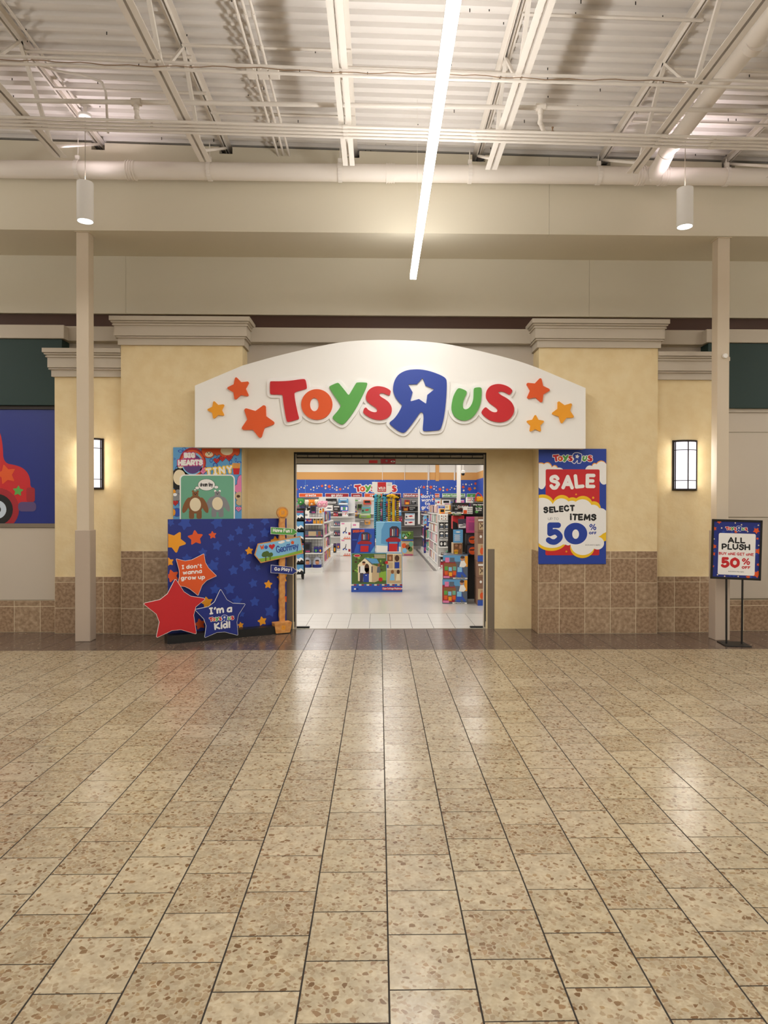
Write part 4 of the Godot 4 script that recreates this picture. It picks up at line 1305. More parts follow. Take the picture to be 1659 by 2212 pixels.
func build_standee():
	var o := thing("standee", "large navy star-covered cardboard standee with signpost and cut-out stars", "standee", Vector3(-2.583, 0, -8.365), deg_to_rad(28.05))
	part(o, "base_tray", box(Vector3(-0.026, 0.0, -0.03), Vector3(1.54, 0.10, 0.15)), M.black)
	part(o, "backboard", cbox(Vector3(0.774, 0.765, -0.012), Vector3(1.524, 1.466, 0.024), 0.002), M.print_navy)
	var bounds := rect(0.774, 0.765, 1.522, 1.464)
	var stars := func(list, col, z, soft):
		var polys := []
		for s in list: polys.append(star(s[0], s[1], s[2], s[3], soft))
		return clip(polys, bounds)
	var blue := [[0.214, 1.447, 0.095, 3.0], [0.611, 1.449, 0.09, 0.3], [0.894, 1.344, 0.066, 0.1], [1.234, 1.312, 0.077, 0.0], [1.066, 1.243, 0.066, 0.05], [0.61, 1.158, 0.07, -0.2], [0.435, 1.081, 0.065, 0.1], [0.907, 1.17, 0.035, 0.2], [0.585, 0.608, 0.075, -0.1], [0.77, 0.604, 0.083, 0.1], [0.927, 0.272, 0.048, 0], [1.31, 0.283, 0.092, -0.2], [1.392, 0.529, 0.065, 0.3], [0.238, 1.007, 0.07, 0], [0.61, 0.993, 0.03, 0], [0.79, 1.256, 0.055, 0.2], [0.868, 0.444, 0.08, 0], [0.56, 0.907, 0.09, 0.2], [0.046, 1.455, 0.05, 0.5], [1.241, 1.469, 0.07, 3.0], [0.98, 0.9, 0.09, 0.3], [0.95, 1.02, 0.05, 0], [0.82, 0.84, 0.075, 0.1], [1.08, 0.66, 0.07, 0.2], [1.14, 0.86, 0.05, 0.4], [1.1, 0.42, 0.075, 0], [0.75, 1.06, 0.04, 0], [1.05, 1.4, 0.05, 0.2]]
	for s in blue: ink(o, "star_print", stars.call([s], "", 0, 0.1), M.print_star_blue, 0.0)
	for s in [[0.093, 1.221, 0.15, -0.5, "print_amber"], [0.342, 1.265, 0.107, 0.1, "print_orange"], [0.554, 1.295, 0.056, 0.1, "print_orange"], [0.027, 0.977, 0.062, 0.2, "print_amber"], [0.063, 0.804, 0.09, 0.3, "print_orange"], [1.026, 1.082, 0.06, 0.1, "print_amber"], [1.282, 0.634, 0.065, -0.1, "print_amber"], [1.476, 0.716, 0.085, 0.2, "print_amber"], [0.914, 0.131, 0.046, 0.1, "print_amber"], [0.397, 0.187, 0.08, 0.2, "print_orange"], [0.484, 0.45, 0.085, 0.2, "print_amber"], [1.38, 1.2, 0.075, 0.1, "print_amber"], [1.2, 0.16, 0.07, 0.2, "print_amber"], [1.5, 0.43, 0.07, 0.2, "print_orange"], [0.845, 0.2, 0.035, 0, "print_amber"]]:
		ink(o, "star_print", stars.call([s], "", 0, 0.1), M[s[4]], 0.0008)
	var cut := func(list, r): return chaikin(rounded(pv(list), r), 1)
	var tx := func(parent, text, cap, wt, p, z, turn := 0.0, tr := -0.3, col := "print_white", al := 0.5, wd := 1.0): ink(parent, "lettering", lettering(text, cap, wt, p, al, turn, tr, wd, 0.03), M[col], z)
	var os: Node3D = foam(o, "cutout_star", cut.call([0.437, 1.071, 0.459, 0.926, 0.597, 0.782, 0.431, 0.715, 0.363, 0.547, 0.229, 0.664, 0.108, 0.683, 0.144, 0.828, 0.094, 1.021, 0.241, 0.978], 0.008), 0.04, 0.01, M.print_orange, "orange cut-out star with white slogan")
	part(os, "spacer", box(Vector3(0.25, 0.75, 0.0), Vector3(0.36, 0.86, 0.04)), M.backing_white)
	tx.call(os, "I don't", 0.040, 0.0115, Vector2(0.288, 0.895), 0.0508, 0.03, 0.2)
	tx.call(os, "wanna", 0.040, 0.0115, Vector2(0.294, 0.828), 0.0508, 0.05, 0.2)
	tx.call(os, "grow up", 0.040, 0.0115, Vector2(0.300, 0.758), 0.0508, 0.0, 0.2)
	var rs: Node3D = foam(o, "cutout_star", cut.call([0.066, 0.791, 0.197, 0.577, 0.437, 0.525, 0.275, 0.401, 0.319, 0.09, 0.078, 0.184, -0.161, 0.087, -0.112, 0.334, -0.312, 0.514, -0.057, 0.557], 0.014), 0.152, 0.012, M.print_red, "large plain red cut-out star")
	part(rs, "spacer", box(Vector3(0.0, 0.2, 0.0), Vector3(0.12, 0.5, 0.152)), M.backing_white)
	var bs: Node3D = foam(o, "cutout_star", cut.call([0.612, 0.635, 0.716, 0.452, 0.932, 0.425, 0.815, 0.255, 0.835, 0.03, 0.611, 0.107, 0.412, 0.037, 0.437, 0.234, 0.29, 0.4, 0.511, 0.428], 0.01), 0.152, 0.01, M.print_navy, "navy cut-out star with white slogan")
	part(bs, "spacer", box(Vector3(0.55, 0.15, 0.0), Vector3(0.67, 0.4, 0.152)), M.backing_white)
	tx.call(bs, "I'm a", 0.066, 0.021, Vector2(0.615, 0.338), 0.163, 0.04, -0.2)
	logo(bs, Vector2(0.625, 0.262), 0.31, 0.163, M.print_white)
	tx.call(bs, "Kid!", 0.066, 0.021, Vector2(0.637, 0.142), 0.163, 0.06, -0.4)
	# signpost
	var post := PackedVector2Array()
	for y in range(0, 29): post.append(Vector2(1.413 + 0.004 * sin(y * 1.9) + 0.002 * (y % 2), 0.12 + y * 0.05))
	for y in range(28, -1, -1): post.append(Vector2(1.491 + 0.004 * sin(y * 2.3 + 1) - 0.002 * (y % 2), 0.12 + y * 0.05))
	part(o, "post", prism([post], 0.03, 0.07), M.wood_print)
	var d := part(o, "post_disc", prism([oval(1.457, 1.574, 0.077, 0.077, 32)], 0.03, 0.07), M.wood_print)
	ink(d, "disc_inset", [oval(1.457, 1.574, 0.056, 0.056, 32)], M.print_amber, 0.07, 0.002)
	ink(d, "letter_emboss", logo_polys["r"].map(func(p): return xf(p, Vector2(0.07, 0.07), Vector2(1.457 - 0.0235, 1.574))), M.wood_print, 0.072, 0.003)
	var pb := part(o, "post_base", prism([rounded(pv([1.31, 0.149, 1.55, 0.149, 1.522, 0.012, 1.330, 0.012]), 0.01)], 0.05, 0.17), M.wood_print)
	ink(pb, "letter_emboss", logo_polys["r"].map(func(p): return xf(p, Vector2(0.075, 0.075), Vector2(1.43 - 0.025, 0.08))), M.print_amber, 0.17, 0.002)
	var hf: Node3D = foam(o, "arrow_sign", pv([1.289, 1.389, 1.603, 1.364, 1.66, 1.318, 1.603, 1.276, 1.287, 1.297]), 0.075, 0.008, M.print_green, "green arrow sign")
	tx.call(hf, "Have Fun !", 0.036, 0.0105, Vector2(1.448, 1.322), 0.0838, -0.06, -0.5, "print_white", 0.5, 0.72)
	var gp: Node3D = foam(o, "arrow_sign", pv([1.292, 0.898, 1.59, 0.854, 1.657, 0.798, 1.59, 0.758, 1.287, 0.793]), 0.075, 0.008, M.print_navy, "navy arrow sign")
	tx.call(gp, "Go Play !", 0.036, 0.0105, Vector2(1.458, 0.815), 0.0838, -0.08, -0.4, "print_white", 0.5, 0.85)
	var art := pv([1.11, 1.178, 1.695, 1.265, 1.737, 1.033, 1.15, 0.926, 1.064, 1.035])
	var gs := part(o, "picture_sign", prism([art], 0.085, 0.097), M.wood_print, Vector3.ZERO, "pointed picture sign with lawn, trees and blue script")
	var inner: PackedVector2Array = grown(art, -0.013, Geometry2D.JOIN_MITER)[0]
	ink(gs, "sky_print", [inner], M.print_sky, 0.097)
	ink(gs, "lawn_print", Geometry2D.intersect_polygons(inner, pv([1.0, 0.88, 1.8, 1.02, 1.8, 1.10, 1.45, 1.02, 1.0, 0.97])), M.print_grass, 0.0978)
	ink(gs, "cloud_print", [oval(1.42, 1.185, 0.035, 0.014), oval(1.445, 1.195, 0.03, 0.015), oval(1.52, 1.208, 0.03, 0.012)], M.print_white, 0.0978)
	ink(gs, "sun_print", [star(1.582, 1.18, 0.028, 0.2, 0.1, 0.7)], M.print_orange, 0.0978)
	for t in [[1.215, 1.04, 0.05], [1.275, 1.03, 0.038]]:
		ink(gs, "tree_print", [rect(t[0], t[1] - t[2] * 1.1, t[2] * 0.24, t[2] * 1.5)], M.print_darkbrown, 0.0986)
		ink(gs, "tree_print", [oval(t[0], t[1], t[2], t[2] * 0.7), oval(t[0] - t[2] * 0.4, t[1] - t[2] * 0.25, t[2] * 0.7, t[2] * 0.5), oval(t[0] + t[2] * 0.3, t[1] + t[2] * 0.3, t[2] * 0.6, t[2] * 0.5)], M.print_leaf, 0.0994)
	tx.call(gs, "W", 0.046, 0.012, Vector2(1.17, 1.108), 0.0994, 0.13, 0.0, "print_orange", 0.5, 0.75)
	tx.call(gs, "e", 0.046, 0.012, Vector2(1.222, 1.113), 0.0994, 0.13, 0.0, "print_royal")
	ink(gs, "heart_print", [heart(1.298, 1.135, 0.042, 0.1)], M.print_red, 0.0994)
	tx.call(gs, "Geoffrey", 0.078, 0.011, Vector2(1.515, 1.078), 0.1002, 0.15, -1.6, "print_blue", 0.5, 0.58)

# ------------------------------------------------------------------ small sale sign on a stand
func build_sign_stand():
	var o := thing("sign_stand", "black-framed small sale sign on a two-post floor stand by the right column", "sign", Vector3(4.28, 0, -8.14), deg_to_rad(-8))
	part(o, "base_plate", cbox(Vector3(0, 0.006, 0), Vector3(0.30, 0.012, 0.30), 0.003), M.black)
	for x in [-0.088, 0.088]: part(o, "post", tube(Vector3(x, 0.01, 0), Vector3(x * 1.05, 0.805, 0), 0.0115, 10), M.black)
	var f := Node3D.new()
	f.name = "sign_panel"
	f.position = Vector3(0.01, 1.146, 0.024)
	f.rotation = Vector3(0, deg_to_rad(-5), deg_to_rad(-1.3))
	o.add_child(f)
	var k := 0.56 / 428.0     # grid steps of the panel: 428 wide, 548 high
	var st := begin()
	for b in [[0, 0.347, 0.56, 0.026], [0, -0.347, 0.56, 0.026], [-0.268, 0, 0.024, 0.72], [0.268, 0, 0.024, 0.72]]: add_cbox(st, Vector3(b[0], b[1], 0), Vector3(b[2], b[3], 0.022), 0.002)
	part(f, "frame", st.commit(), M.black)
	part(f, "poster_board", box(Vector3(-0.262, -0.34, -0.004), Vector3(0.262, 0.34, 0.002)), M.print_navy)
	var bounds := rect(0, 0, 0.512, 0.668)
	var z := 0.002
	var blues := []
	var oranges := []
	var whites := []
	for i in 40: blues.append(star(rng.randf_range(-0.25, 0.25), rng.randf_range(-0.33, 0.33), rng.randf_range(0.015, 0.035), rng.randf() * 6, 0.1))
	for q in [[-0.20, 0.33, 0.03], [-0.25, 0.245, 0.03], [0.215, 0.235, 0.042], [-0.245, 0.03, 0.03], [-0.255, -0.06, 0.03], [0.24, -0.01, 0.04], [0.232, -0.285, 0.05], [0.14, -0.325, 0.03], [-0.255, -0.21, 0.018], [0.23, 0.14, 0.018], [0.245, -0.17, 0.02], [-0.01, 0.215, 0.022]]: oranges.append(star(q[0], q[1], q[2], q[0] * 9, 0.1))
	for q in [[-0.17, 0.255], [0.05, 0.3], [0.12, 0.22], [-0.25, 0.12], [0.245, 0.06], [-0.12, -0.325], [0.03, -0.32], [-0.2, -0.31], [0.235, 0.3], [-0.02, 0.32]]: whites.append(star(q[0], q[1], 0.011, 0.2, 0.1))
	ink(f, "star_print", clip(blues, bounds), M.print_star_blue, z)
	ink(f, "star_print", clip(oranges, bounds), M.print_orange, z + 0.0008)
	ink(f, "star_print", clip(whites, bounds), M.print_cream, z + 0.0008)
	ink(f, "card_print", [rect(0.005, -0.055, 0.41, 0.50, 0.02)], M.print_white, z + 0.0016)
	logo(f, Vector2(-0.005, 0.252), 0.245, z + 0.0016, M.print_white)
	var tx := func(text, cap, wt, x, y, col, tr := 0.0, wd := 1.0, jig := 0.03): ink(f, "lettering", lettering(text, cap, wt, Vector2(x, y), 0.5, 0.0, tr, wd, jig), M[col], z + 0.0024)
	tx.call("ALL", 0.055, 0.017, 0.0, 0.085, "print_black", -0.2, 1.0)
	tx.call("PLUSH", 0.055, 0.017, -0.005, 0.005, "print_black", -0.4, 0.95)
	tx.call("BUY oNE GET oNE", 0.027, 0.007, 0.0, -0.065, "print_red", -0.2, 0.9)
	tx.call("50", 0.095, 0.033, -0.062, -0.205, "print_red", -0.5, 0.8, 0.0)
	tx.call("%", 0.066, 0.013, 0.113, -0.17, "print_red", 0.0, 0.95, 0.0)
	tx.call("OFF", 0.026, 0.0085, 0.113, -0.223, "print_red", 0.0, 1.0, 0.0)
	tx.call("exclusions may apply", 0.011, 0.002, 0.005, -0.268, "print_grey", 0.0, 0.9, 0.0)

# ------------------------------------------------------------------ the shop room
func build_shop():
	var back := -27.6
	var w := thing("wall_shop_back", "far shop wall, white over a tan band above the blue mural", "wall", Vector3.ZERO, 0, "", "structure")
	part(w, "upper_board", box(Vector3(-6.3, 3.05, back - 0.2), Vector3(4.15, 4.1, back)), M.shop_white)
	part(w, "tan_band", box(Vector3(-6.3, 2.70, back - 0.2), Vector3(4.15, 3.05, back)), M.shop_tan)
	part(w, "lower_board", box(Vector3(-6.3, 0, back - 0.2), Vector3(4.15, 2.70, back)), M.shelf_grey)
	for x in [0.13, 1.03, 2.0, 3.05]: part(w, "ceiling_drop_rod", tube(Vector3(x, 2.72, back + 0.03), Vector3(x, 3.95, back + 0.03), 0.012 if x < 1.5 else 0.03, 8), M.white_paint)
	part(w, "pilaster_strip", box(Vector3(2.28, 2.7, back), Vector3(2.42, 4.0, back + 0.06)), M.shop_tan)
	var r := thing("wall_shop_right", "right hand shop wall meeting the blue mural corner", "wall", Vector3.ZERO, 0, "", "structure")
	part(r, "upper_board", box(Vector3(3.95, 3.05, back), Vector3(4.15, 4.1, -9.5)), M.shop_white)
	part(r, "tan_band", box(Vector3(3.95, 2.70, back), Vector3(4.15, 3.05, -9.5)), M.shop_tan)
	part(r, "lower_board", box(Vector3(3.95, 0, back), Vector3(4.15, 2.70, -9.5)), M.shelf_grey)
	part(r, "blue_band", box(Vector3(3.93, 2.03, back + 0.03), Vector3(3.95, 2.76, -18.0)), M.print_royal)
	var l := thing("wall_shop_left", "left hand shop wall, out of sight behind the shelving", "wall", Vector3.ZERO, 0, "", "structure")
	part(l, "wall_board", box(Vector3(-6.3, 0, back), Vector3(-6.1, 4.1, -9.5)), M.shop_white)
	var c := thing("ceiling", "white ceiling over the toy shop sales floor", "ceiling", Vector3.ZERO, 0, "", "structure")
	part(c, "ceiling_board", box(Vector3(-6.3, 3.95, -27.8), Vector3(4.15, 4.1, -9.4)), M.shop_white)
	part(c, "bulkhead", box(Vector3(-6.3, 2.39, -9.66), Vector3(4.15, 3.95, -9.52)), M.shop_white)
	part(c, "inner_wall", box(Vector3(-6.3, 0, -9.6), Vector3(-1.19, 2.39, -9.52)), M.shop_white)
	part(c, "inner_wall", box(Vector3(1.49, 0, -9.6), Vector3(4.15, 2.39, -9.52)), M.shop_white)
	for ix in 4:
		for iz in 6:
			var f := thing("ceiling_light", "shop ceiling light panel, %s from the door in the %s lengthwise row from the left" % [ordinal(iz), ordinal(ix)], "light", Vector3(-4.6 + ix * 2.4, 3.88, -10.9 - iz * 3.0), 0, "shop ceiling lights")
			part(f, "housing", box(Vector3(-0.32, -0.02, -0.62), Vector3(0.32, 0.07, 0.62)), M.white_paint)
			part(f, "lamp_panel", box(Vector3(-0.30, -0.05, -0.6), Vector3(0.30, -0.02, 0.6)), M.shop_lamp)
	# mural band with logo and swags of stars
	var m := thing("wall_banner", "long blue banner with shop logo and star swags on the far shop wall", "banner", Vector3(0, 0, back + 0.03))
	part(m, "banner_panel", box(Vector3(-6.09, 2.02, -0.028), Vector3(3.93, 2.745, 0)), M.print_royal)
	for x in [-2.98, -0.2, 0.6]: part(m, "panel_seam", box(Vector3(x, 2.03, -0.01), Vector3(x + 0.012, 2.74, 0.001)), M.print_lightblue)
	logo(m, Vector2(-0.14, 2.40), 1.70, 0.0, M.print_white, 0.004, 0.06)
	var cols := {"o": M.print_orange, "w": M.print_white, "c": M.print_cream, "a": M.print_amber}
	for s in [[-3.31, 2.35, 0.044, "o"], [-3.21, 2.37, 0.021, "w"], [-3.14, 2.44, 0.032, "c"], [-3.02, 2.41, 0.039, "c"], [-2.98, 2.49, 0.021, "w"], [-2.90, 2.51, 0.025, "c"], [-2.75, 2.35, 0.032, "c"], [-2.64, 2.43, 0.044, "c"], [-2.64, 2.32, 0.025, "w"], [-2.50, 2.40, 0.032, "c"], [-2.52, 2.48, 0.018, "w"], [-2.43, 2.48, 0.025, "w"], [-2.30, 2.49, 0.060, "o"], [-2.16, 2.52, 0.048, "c"], [-2.16, 2.40, 0.044, "c"], [-2.01, 2.47, 0.078, "o"], [-1.89, 2.52, 0.027, "w"], [-1.88, 2.42, 0.032, "w"], [-1.98, 2.35, 0.018, "w"], [-1.71, 2.44, 0.043, "c"], [-1.79, 2.37, 0.025, "w"], [-1.71, 2.33, 0.048, "c"], [-1.57, 2.36, 0.064, "o"], [-1.44, 2.37, 0.027, "w"], [-1.37, 2.45, 0.032, "c"], [-1.25, 2.41, 0.043, "c"], [-1.21, 2.50, 0.021, "w"], [-1.13, 2.53, 0.027, "c"], [1.46, 2.29, 0.028, "w"], [1.49, 2.39, 0.044, "c"], [1.61, 2.37, 0.032, "c"], [1.59, 2.45, 0.021, "w"], [1.71, 2.50, 0.021, "w"], [1.68, 2.45, 0.028, "w"], [1.81, 2.45, 0.064, "o"], [1.95, 2.48, 0.050, "c"], [1.95, 2.37, 0.044, "c"], [2.09, 2.45, 0.078, "o"], [2.22, 2.49, 0.032, "w"], [2.22, 2.38, 0.039, "w"], [2.31, 2.47, 0.028, "w"], [2.31, 2.32, 0.028, "c"], [2.46, 2.37, 0.071, "o"], [2.59, 2.44, 0.048, "c"], [2.59, 2.32, 0.044, "c"], [2.75, 2.35, 0.061, "o"], [2.93, 2.43, 0.034, "c"], [3.05, 2.39, 0.044, "c"], [3.10, 2.49, 0.022, "w"], [2.87, 2.36, 0.024, "w"], [3.40, 2.46, 0.069, "o"], [3.39, 2.57, 0.024, "w"], [3.51, 2.57, 0.047, "c"], [3.42, 2.32, 0.049, "c"], [3.66, 2.38, 0.088, "o"], [3.64, 2.54, 0.022, "w"], [3.74, 2.57, 0.034, "c"], [3.87, 2.41, 0.054, "a"], [3.90, 2.60, 0.064, "o"]]:
		ink(m, "star", [star(s[0], s[1], s[2] * 1.15, s[0] * 5.0, 0.12)], cols[s[3]], 0.0, 0.004)
	for h in [["create", -2.752, 0.944, "print_orange", "orange department header lettered create"], ["go play", -1.697, 0.945, "print_crimson", "crimson department header lettered go play"], ["create", -0.91, 0.445, "print_crimson", "small crimson department header between two longer ones"], ["read", -0.22, 0.75, "print_orange", "orange department header half hidden by the plush rack"], ["", 0.68, 0.4, "print_crimson", "blank crimson header end right of the plush rack"], ["blasters", 1.283, 0.633, "print_crimson", "crimson department header lettered blasters"], ["learn", 2.325, 0.223, "print_orange", "tiny orange header beside the hanging banner"], ["entertainment", 3.014, 0.932, "print_green", "green department header lettered entertainment"], ["of", 3.73, 0.38, "print_green", "short green header in the far corner"]]:
		var o := thing("department_header", h[4] + " on the far shop wall", "sign", Vector3(h[1], 2.118, back + 0.062))
		part(o, "board", box(Vector3(-h[2] / 2, -0.083, -0.026), Vector3(h[2] / 2, 0.083, 0)), M.print_white)
		ink(o, "print_face", [rect(0, 0, h[2] - 0.03, 0.136, 0.02)], M[h[3]], 0.0, 0.003)
		if h[0]: ink(o, "lettering", lettering(h[0], 0.075 if h[2] > 0.5 else 0.05, 0.022 if h[2] > 0.5 else 0.012, Vector2(0.0, -0.035), 0.5, 0, 0.0, 0.9), M.print_white, 0.003, 0.003)
	var bn := thing("hanging_banner", "blue hanging banner with a white slogan over the book aisle", "banner", Vector3(1.55, 1.80, -21.9))
	part(bn, "sheet", box(Vector3(-0.24, -0.27, -0.006), Vector3(0.24, 0.41, 0)), M.print_royal)
	var row := 0
	for t in ["I", "don't", "want", "to", "grow"]:
		ink(bn, "lettering", lettering(t, 0.085, 0.024, Vector2(0, 0.27 - row * 0.118), 0.5, 0, 0.2), M.print_white, 0.0, 0.003)
		row += 1
	for s in [[-0.19, 0.25, 0.045], [0.2, 0.1, 0.05], [-0.17, -0.18, 0.03], [-0.19, 0.18, 0.015], [0.1, 0.3, 0.02], [0.18, -0.2, 0.02]]: ink(bn, "star_print", [star(s[0], s[1], s[2], 0.3, 0.1)], M.print_orange, 0.0, 0.003)
	part(bn, "edge_strip", box(Vector3(-0.30, -0.7, -0.02), Vector3(-0.24, 0.42, 0.01)), M.shelf_white)
	part(bn, "hanging_wire", tube(Vector3(0, 0.4, -0.003), Vector3(0, 2.12, -0.003), 0.004, 6), M.white_paint)
	var pc := thing("column", "white square column inside the shop on the right", "column", Vector3(2.135, 0, -18.3), 0, "", "structure")
	part(pc, "shaft", cbox(Vector3(0, 1.98, 0), Vector3(0.10, 3.96, 0.10), 0.004), M.white_paint)
	var dc := thing("dome_camera", "small dome camera on a white drop stem beside the shop column", "camera", Vector3(2.09, 2.50, -17.0))
	part(dc, "drop_stem", tube(Vector3(0, 0.05, 0), Vector3(0, 1.45, 0), 0.02, 10), M.white_paint)
	var ds := begin()
	add_lathe(ds, [[0.0, -0.005], [0.05, -0.005], [0.05, 0.05], [0.02, 0.07], [0.0, 0.07]], Vector3.ZERO, 18)
	part(dc, "housing", ds.commit(), M.white_paint)
	var dd := begin()
	add_lathe(dd, [[0.0, -0.065], [0.025, -0.058], [0.04, -0.035], [0.045, -0.004], [0.0, -0.004]], Vector3.ZERO, 18)
	part(dc, "dome", dd.commit(), M.black)
	build_gondolas()

func gondola(label: String, at: Vector3, w: float, depth: float, h: float, ys: Array, turn := 0.0, m: Material = null, mesh_back := true):
	var white: Material = m if m else M.shelf_white
	var o := thing("gondola_shelf", label, "shelf unit", at, turn)
	part(o, "back_panel", box(Vector3(-w / 2, 0, -0.02), Vector3(w / 2, h, 0)), white)
	part(o, "kick_plate", box(Vector3(-w / 2, 0, 0), Vector3(w / 2, 0.085, depth)), white)
	for s in [-1, 1]: part(o, "upright", box(Vector3(s * w / 2 - 0.015, 0, -0.03), Vector3(s * w / 2 + 0.015, h, 0.025)), white)
	for y in ys:
		part(o, "shelf", cbox(Vector3(0, y - 0.015, depth / 2), Vector3(w - 0.032, 0.03, depth), 0.004), white)
	if mesh_back:
		var st := begin()
		var x := -w / 2 + 0.05
		while x < w / 2:
			add_box(st, Vector3(x, 0.1, 0.0), Vector3(x + 0.006, h - 0.02, 0.006))
			x += 0.075
		var y := 0.12
		while y < h:
			add_box(st, Vector3(-w / 2 + 0.02, y, 0.0), Vector3(w / 2 - 0.02, y + 0.006, 0.006))
			y += 0.075
		meta(part(o, "wire_grid", st.commit(), M.shelf_grey), "", "", "", "stuff")
	return o

func ordinal(i: int) -> String:
	var a := ["first", "second", "third", "fourth", "fifth", "sixth", "seventh", "eighth", "ninth", "tenth", "eleventh", "twelfth", "thirteenth", "fourteenth", "fifteenth", "sixteenth", "seventeenth", "eighteenth", "nineteenth"]
	if i < 19: return a[i]
	var tens: String = ["twenty", "thirty", "forty", "fifty", "sixty"][(i + 1) / 10 - 2]
	return ["twentieth", "thirtieth", "fortieth", "fiftieth", "sixtieth"][(i + 1) / 10 - 2] if (i + 1) % 10 == 0 else tens + "-" + a[(i + 1) % 10 - 1]

func build_gondolas():
	gondola("white wire-backed end shelf unit left of the entrance, facing the door", Vector3(-1.90, 0, -17.55), 0.95, 0.36, 1.62, [0.116, 0.49, 0.87, 1.222, 1.385])
	gondola("white aisle shelf unit running back behind the left end unit, nearer half", Vector3(-1.80, 0, -18.65), 1.9, 0.36, 1.65, [0.12, 0.49, 0.87, 1.24], PI / 2)
	gondola("white aisle shelf unit running back behind the left end unit, farther half", Vector3(-1.80, 0, -20.6), 1.9, 0.36, 1.65, [0.12, 0.49, 0.87, 1.24], PI / 2)
	gondola("white shelf unit against the far left display, with model boxes", Vector3(-1.55, 0, -25.15), 1.3, 0.45, 2.02, [0.13, 0.58, 0.94, 1.30, 1.45], 0, null, false)
	gondola("grey slat display with small packs behind the workbench boxes", Vector3(-0.65, 0, -26.1), 1.1, 0.4, 2.03, [0.35, 0.8, 1.21, 1.40], 0, null, false)
	gondola("dark grey shelf unit with blaster boxes right of the plush rack", Vector3(1.2, 0, -27.0), 0.95, 0.4, 2.0, [0.12, 0.50, 0.90, 1.48, 1.70], 0, M.shelf_grey, false)
	gondola("white end shelf unit right of the entrance with black packs", Vector3(1.93, 0, -17.75), 0.80, 0.34, 1.50, [0.10, 0.412, 0.637, 1.30, 1.468], 0, null, false)
	# the aisle of books: two bays whose spines face the aisle
	for b in 2:
		var z0 := -17.82 - b * 1.98
		gondola("white book shelving along the right aisle, %s bay" % ["nearer", "farther"][b], Vector3(1.95, 0, z0 - 0.97), 1.94, 0.40, 1.68, [0.13, 0.40, 0.67, 0.94, 1.21, 1.48], -PI / 2, null, false)
	gondola("white aisle shelf unit beyond the books, with boxed toys", Vector3(2.02, 0, -24.95), 2.6, 0.42, 1.68, [0.13, 0.55, 0.97, 1.39], -PI / 2, null, false)
	var ordn := ["lowest", "second", "third", "fourth", "fifth", "top"]
	var bm := {"white": M.print_white, "grey": M.print_grey, "red": M.print_crimson, "blue": M.print_royal, "tan": M.print_tan, "yellow": M.print_amber, "dark": M.print_dusk, "pink": M.print_pink, "green": M.print_teal}
	var keys := bm.keys()
	for s in 6:
		var d := 17.88
		var n := 0
		while d < 21.55:
			var t := rng.randf_range(0.05, 0.11)
			if absf(d - 19.7) < 0.12:
				d += 0.12
				continue
			var hh := rng.randf_range(0.17, 0.225)
			var kc: String = keys[rng.randi() % keys.size()] if rng.randf() < 0.65 else "white"
			var o := thing("picture_book", "%s picture book, %s along the %s shelf of the right aisle bays" % [kc, ordinal(n), ordn[s]], "book", Vector3(1.68, 0.145 + s * 0.27, -d - t / 2), 0, "picture books on the %s aisle shelf" % ordn[s])
			n += 1
			part(o, "cover", cbox(Vector3(0, hh / 2, 0), Vector3(0.22, hh, t - 0.008), 0.003), bm[kc])
			d += t
	for s in 4:
		for i in 7:
			var d := 23.85 + i * 0.36
			var kc: String = keys[rng.randi() % keys.size()]
			var o := thing("toy_carton", "%s boxed toy, %s along the %s shelf beyond the books" % [kc, ordinal(i), ordn[s]], "toy box", Vector3(1.82, 0.146 + s * 0.42, -d), 0, "boxed toys on the %s far aisle shelf" % ordn[s])
			part(o, "carton_body", cbox(Vector3(0, 0.14, 0), Vector3(0.3, 0.28 - 0.03 * (i % 3), 0.31), 0.004), bm[kc])
			part(o, "print_panel", box(Vector3(-0.153, 0.05, -0.1), Vector3(-0.15, 0.2, 0.1)), bm[keys[(i + s) % keys.size()]])
	# boxes on the shelves of the left aisle run
	for s in 4:
		for i in 7:
			var d := 17.95 + i * 0.5
			var kc: String = keys[rng.randi() % keys.size()]
			var o := thing("toy_carton", "%s boxed toy, %s along the %s shelf of the left aisle run" % [kc, ordinal(i), ordn[s]], "toy box", Vector3(-1.62, [0.121, 0.491, 0.871, 1.241][s], -d), 0, "boxed toys on the %s left aisle shelf" % ordn[s])
			part(o, "carton_body", cbox(Vector3(0, 0.14, 0), Vector3(0.24, 0.28 - 0.02 * (i % 3), 0.3), 0.004), bm[kc])
			part(o, "print_panel", box(Vector3(0.12, 0.05, -0.1), Vector3(0.123, 0.2, 0.1)), bm[keys[(i + s * 2) % keys.size()]])

# ------------------------------------------------------------------ goods
func fr(w: float, h: float, list: Array) -> PackedVector2Array:   # fractions of the front face
	return xf(pv(list), Vector2(w, h), Vector2(-w / 2, 0))

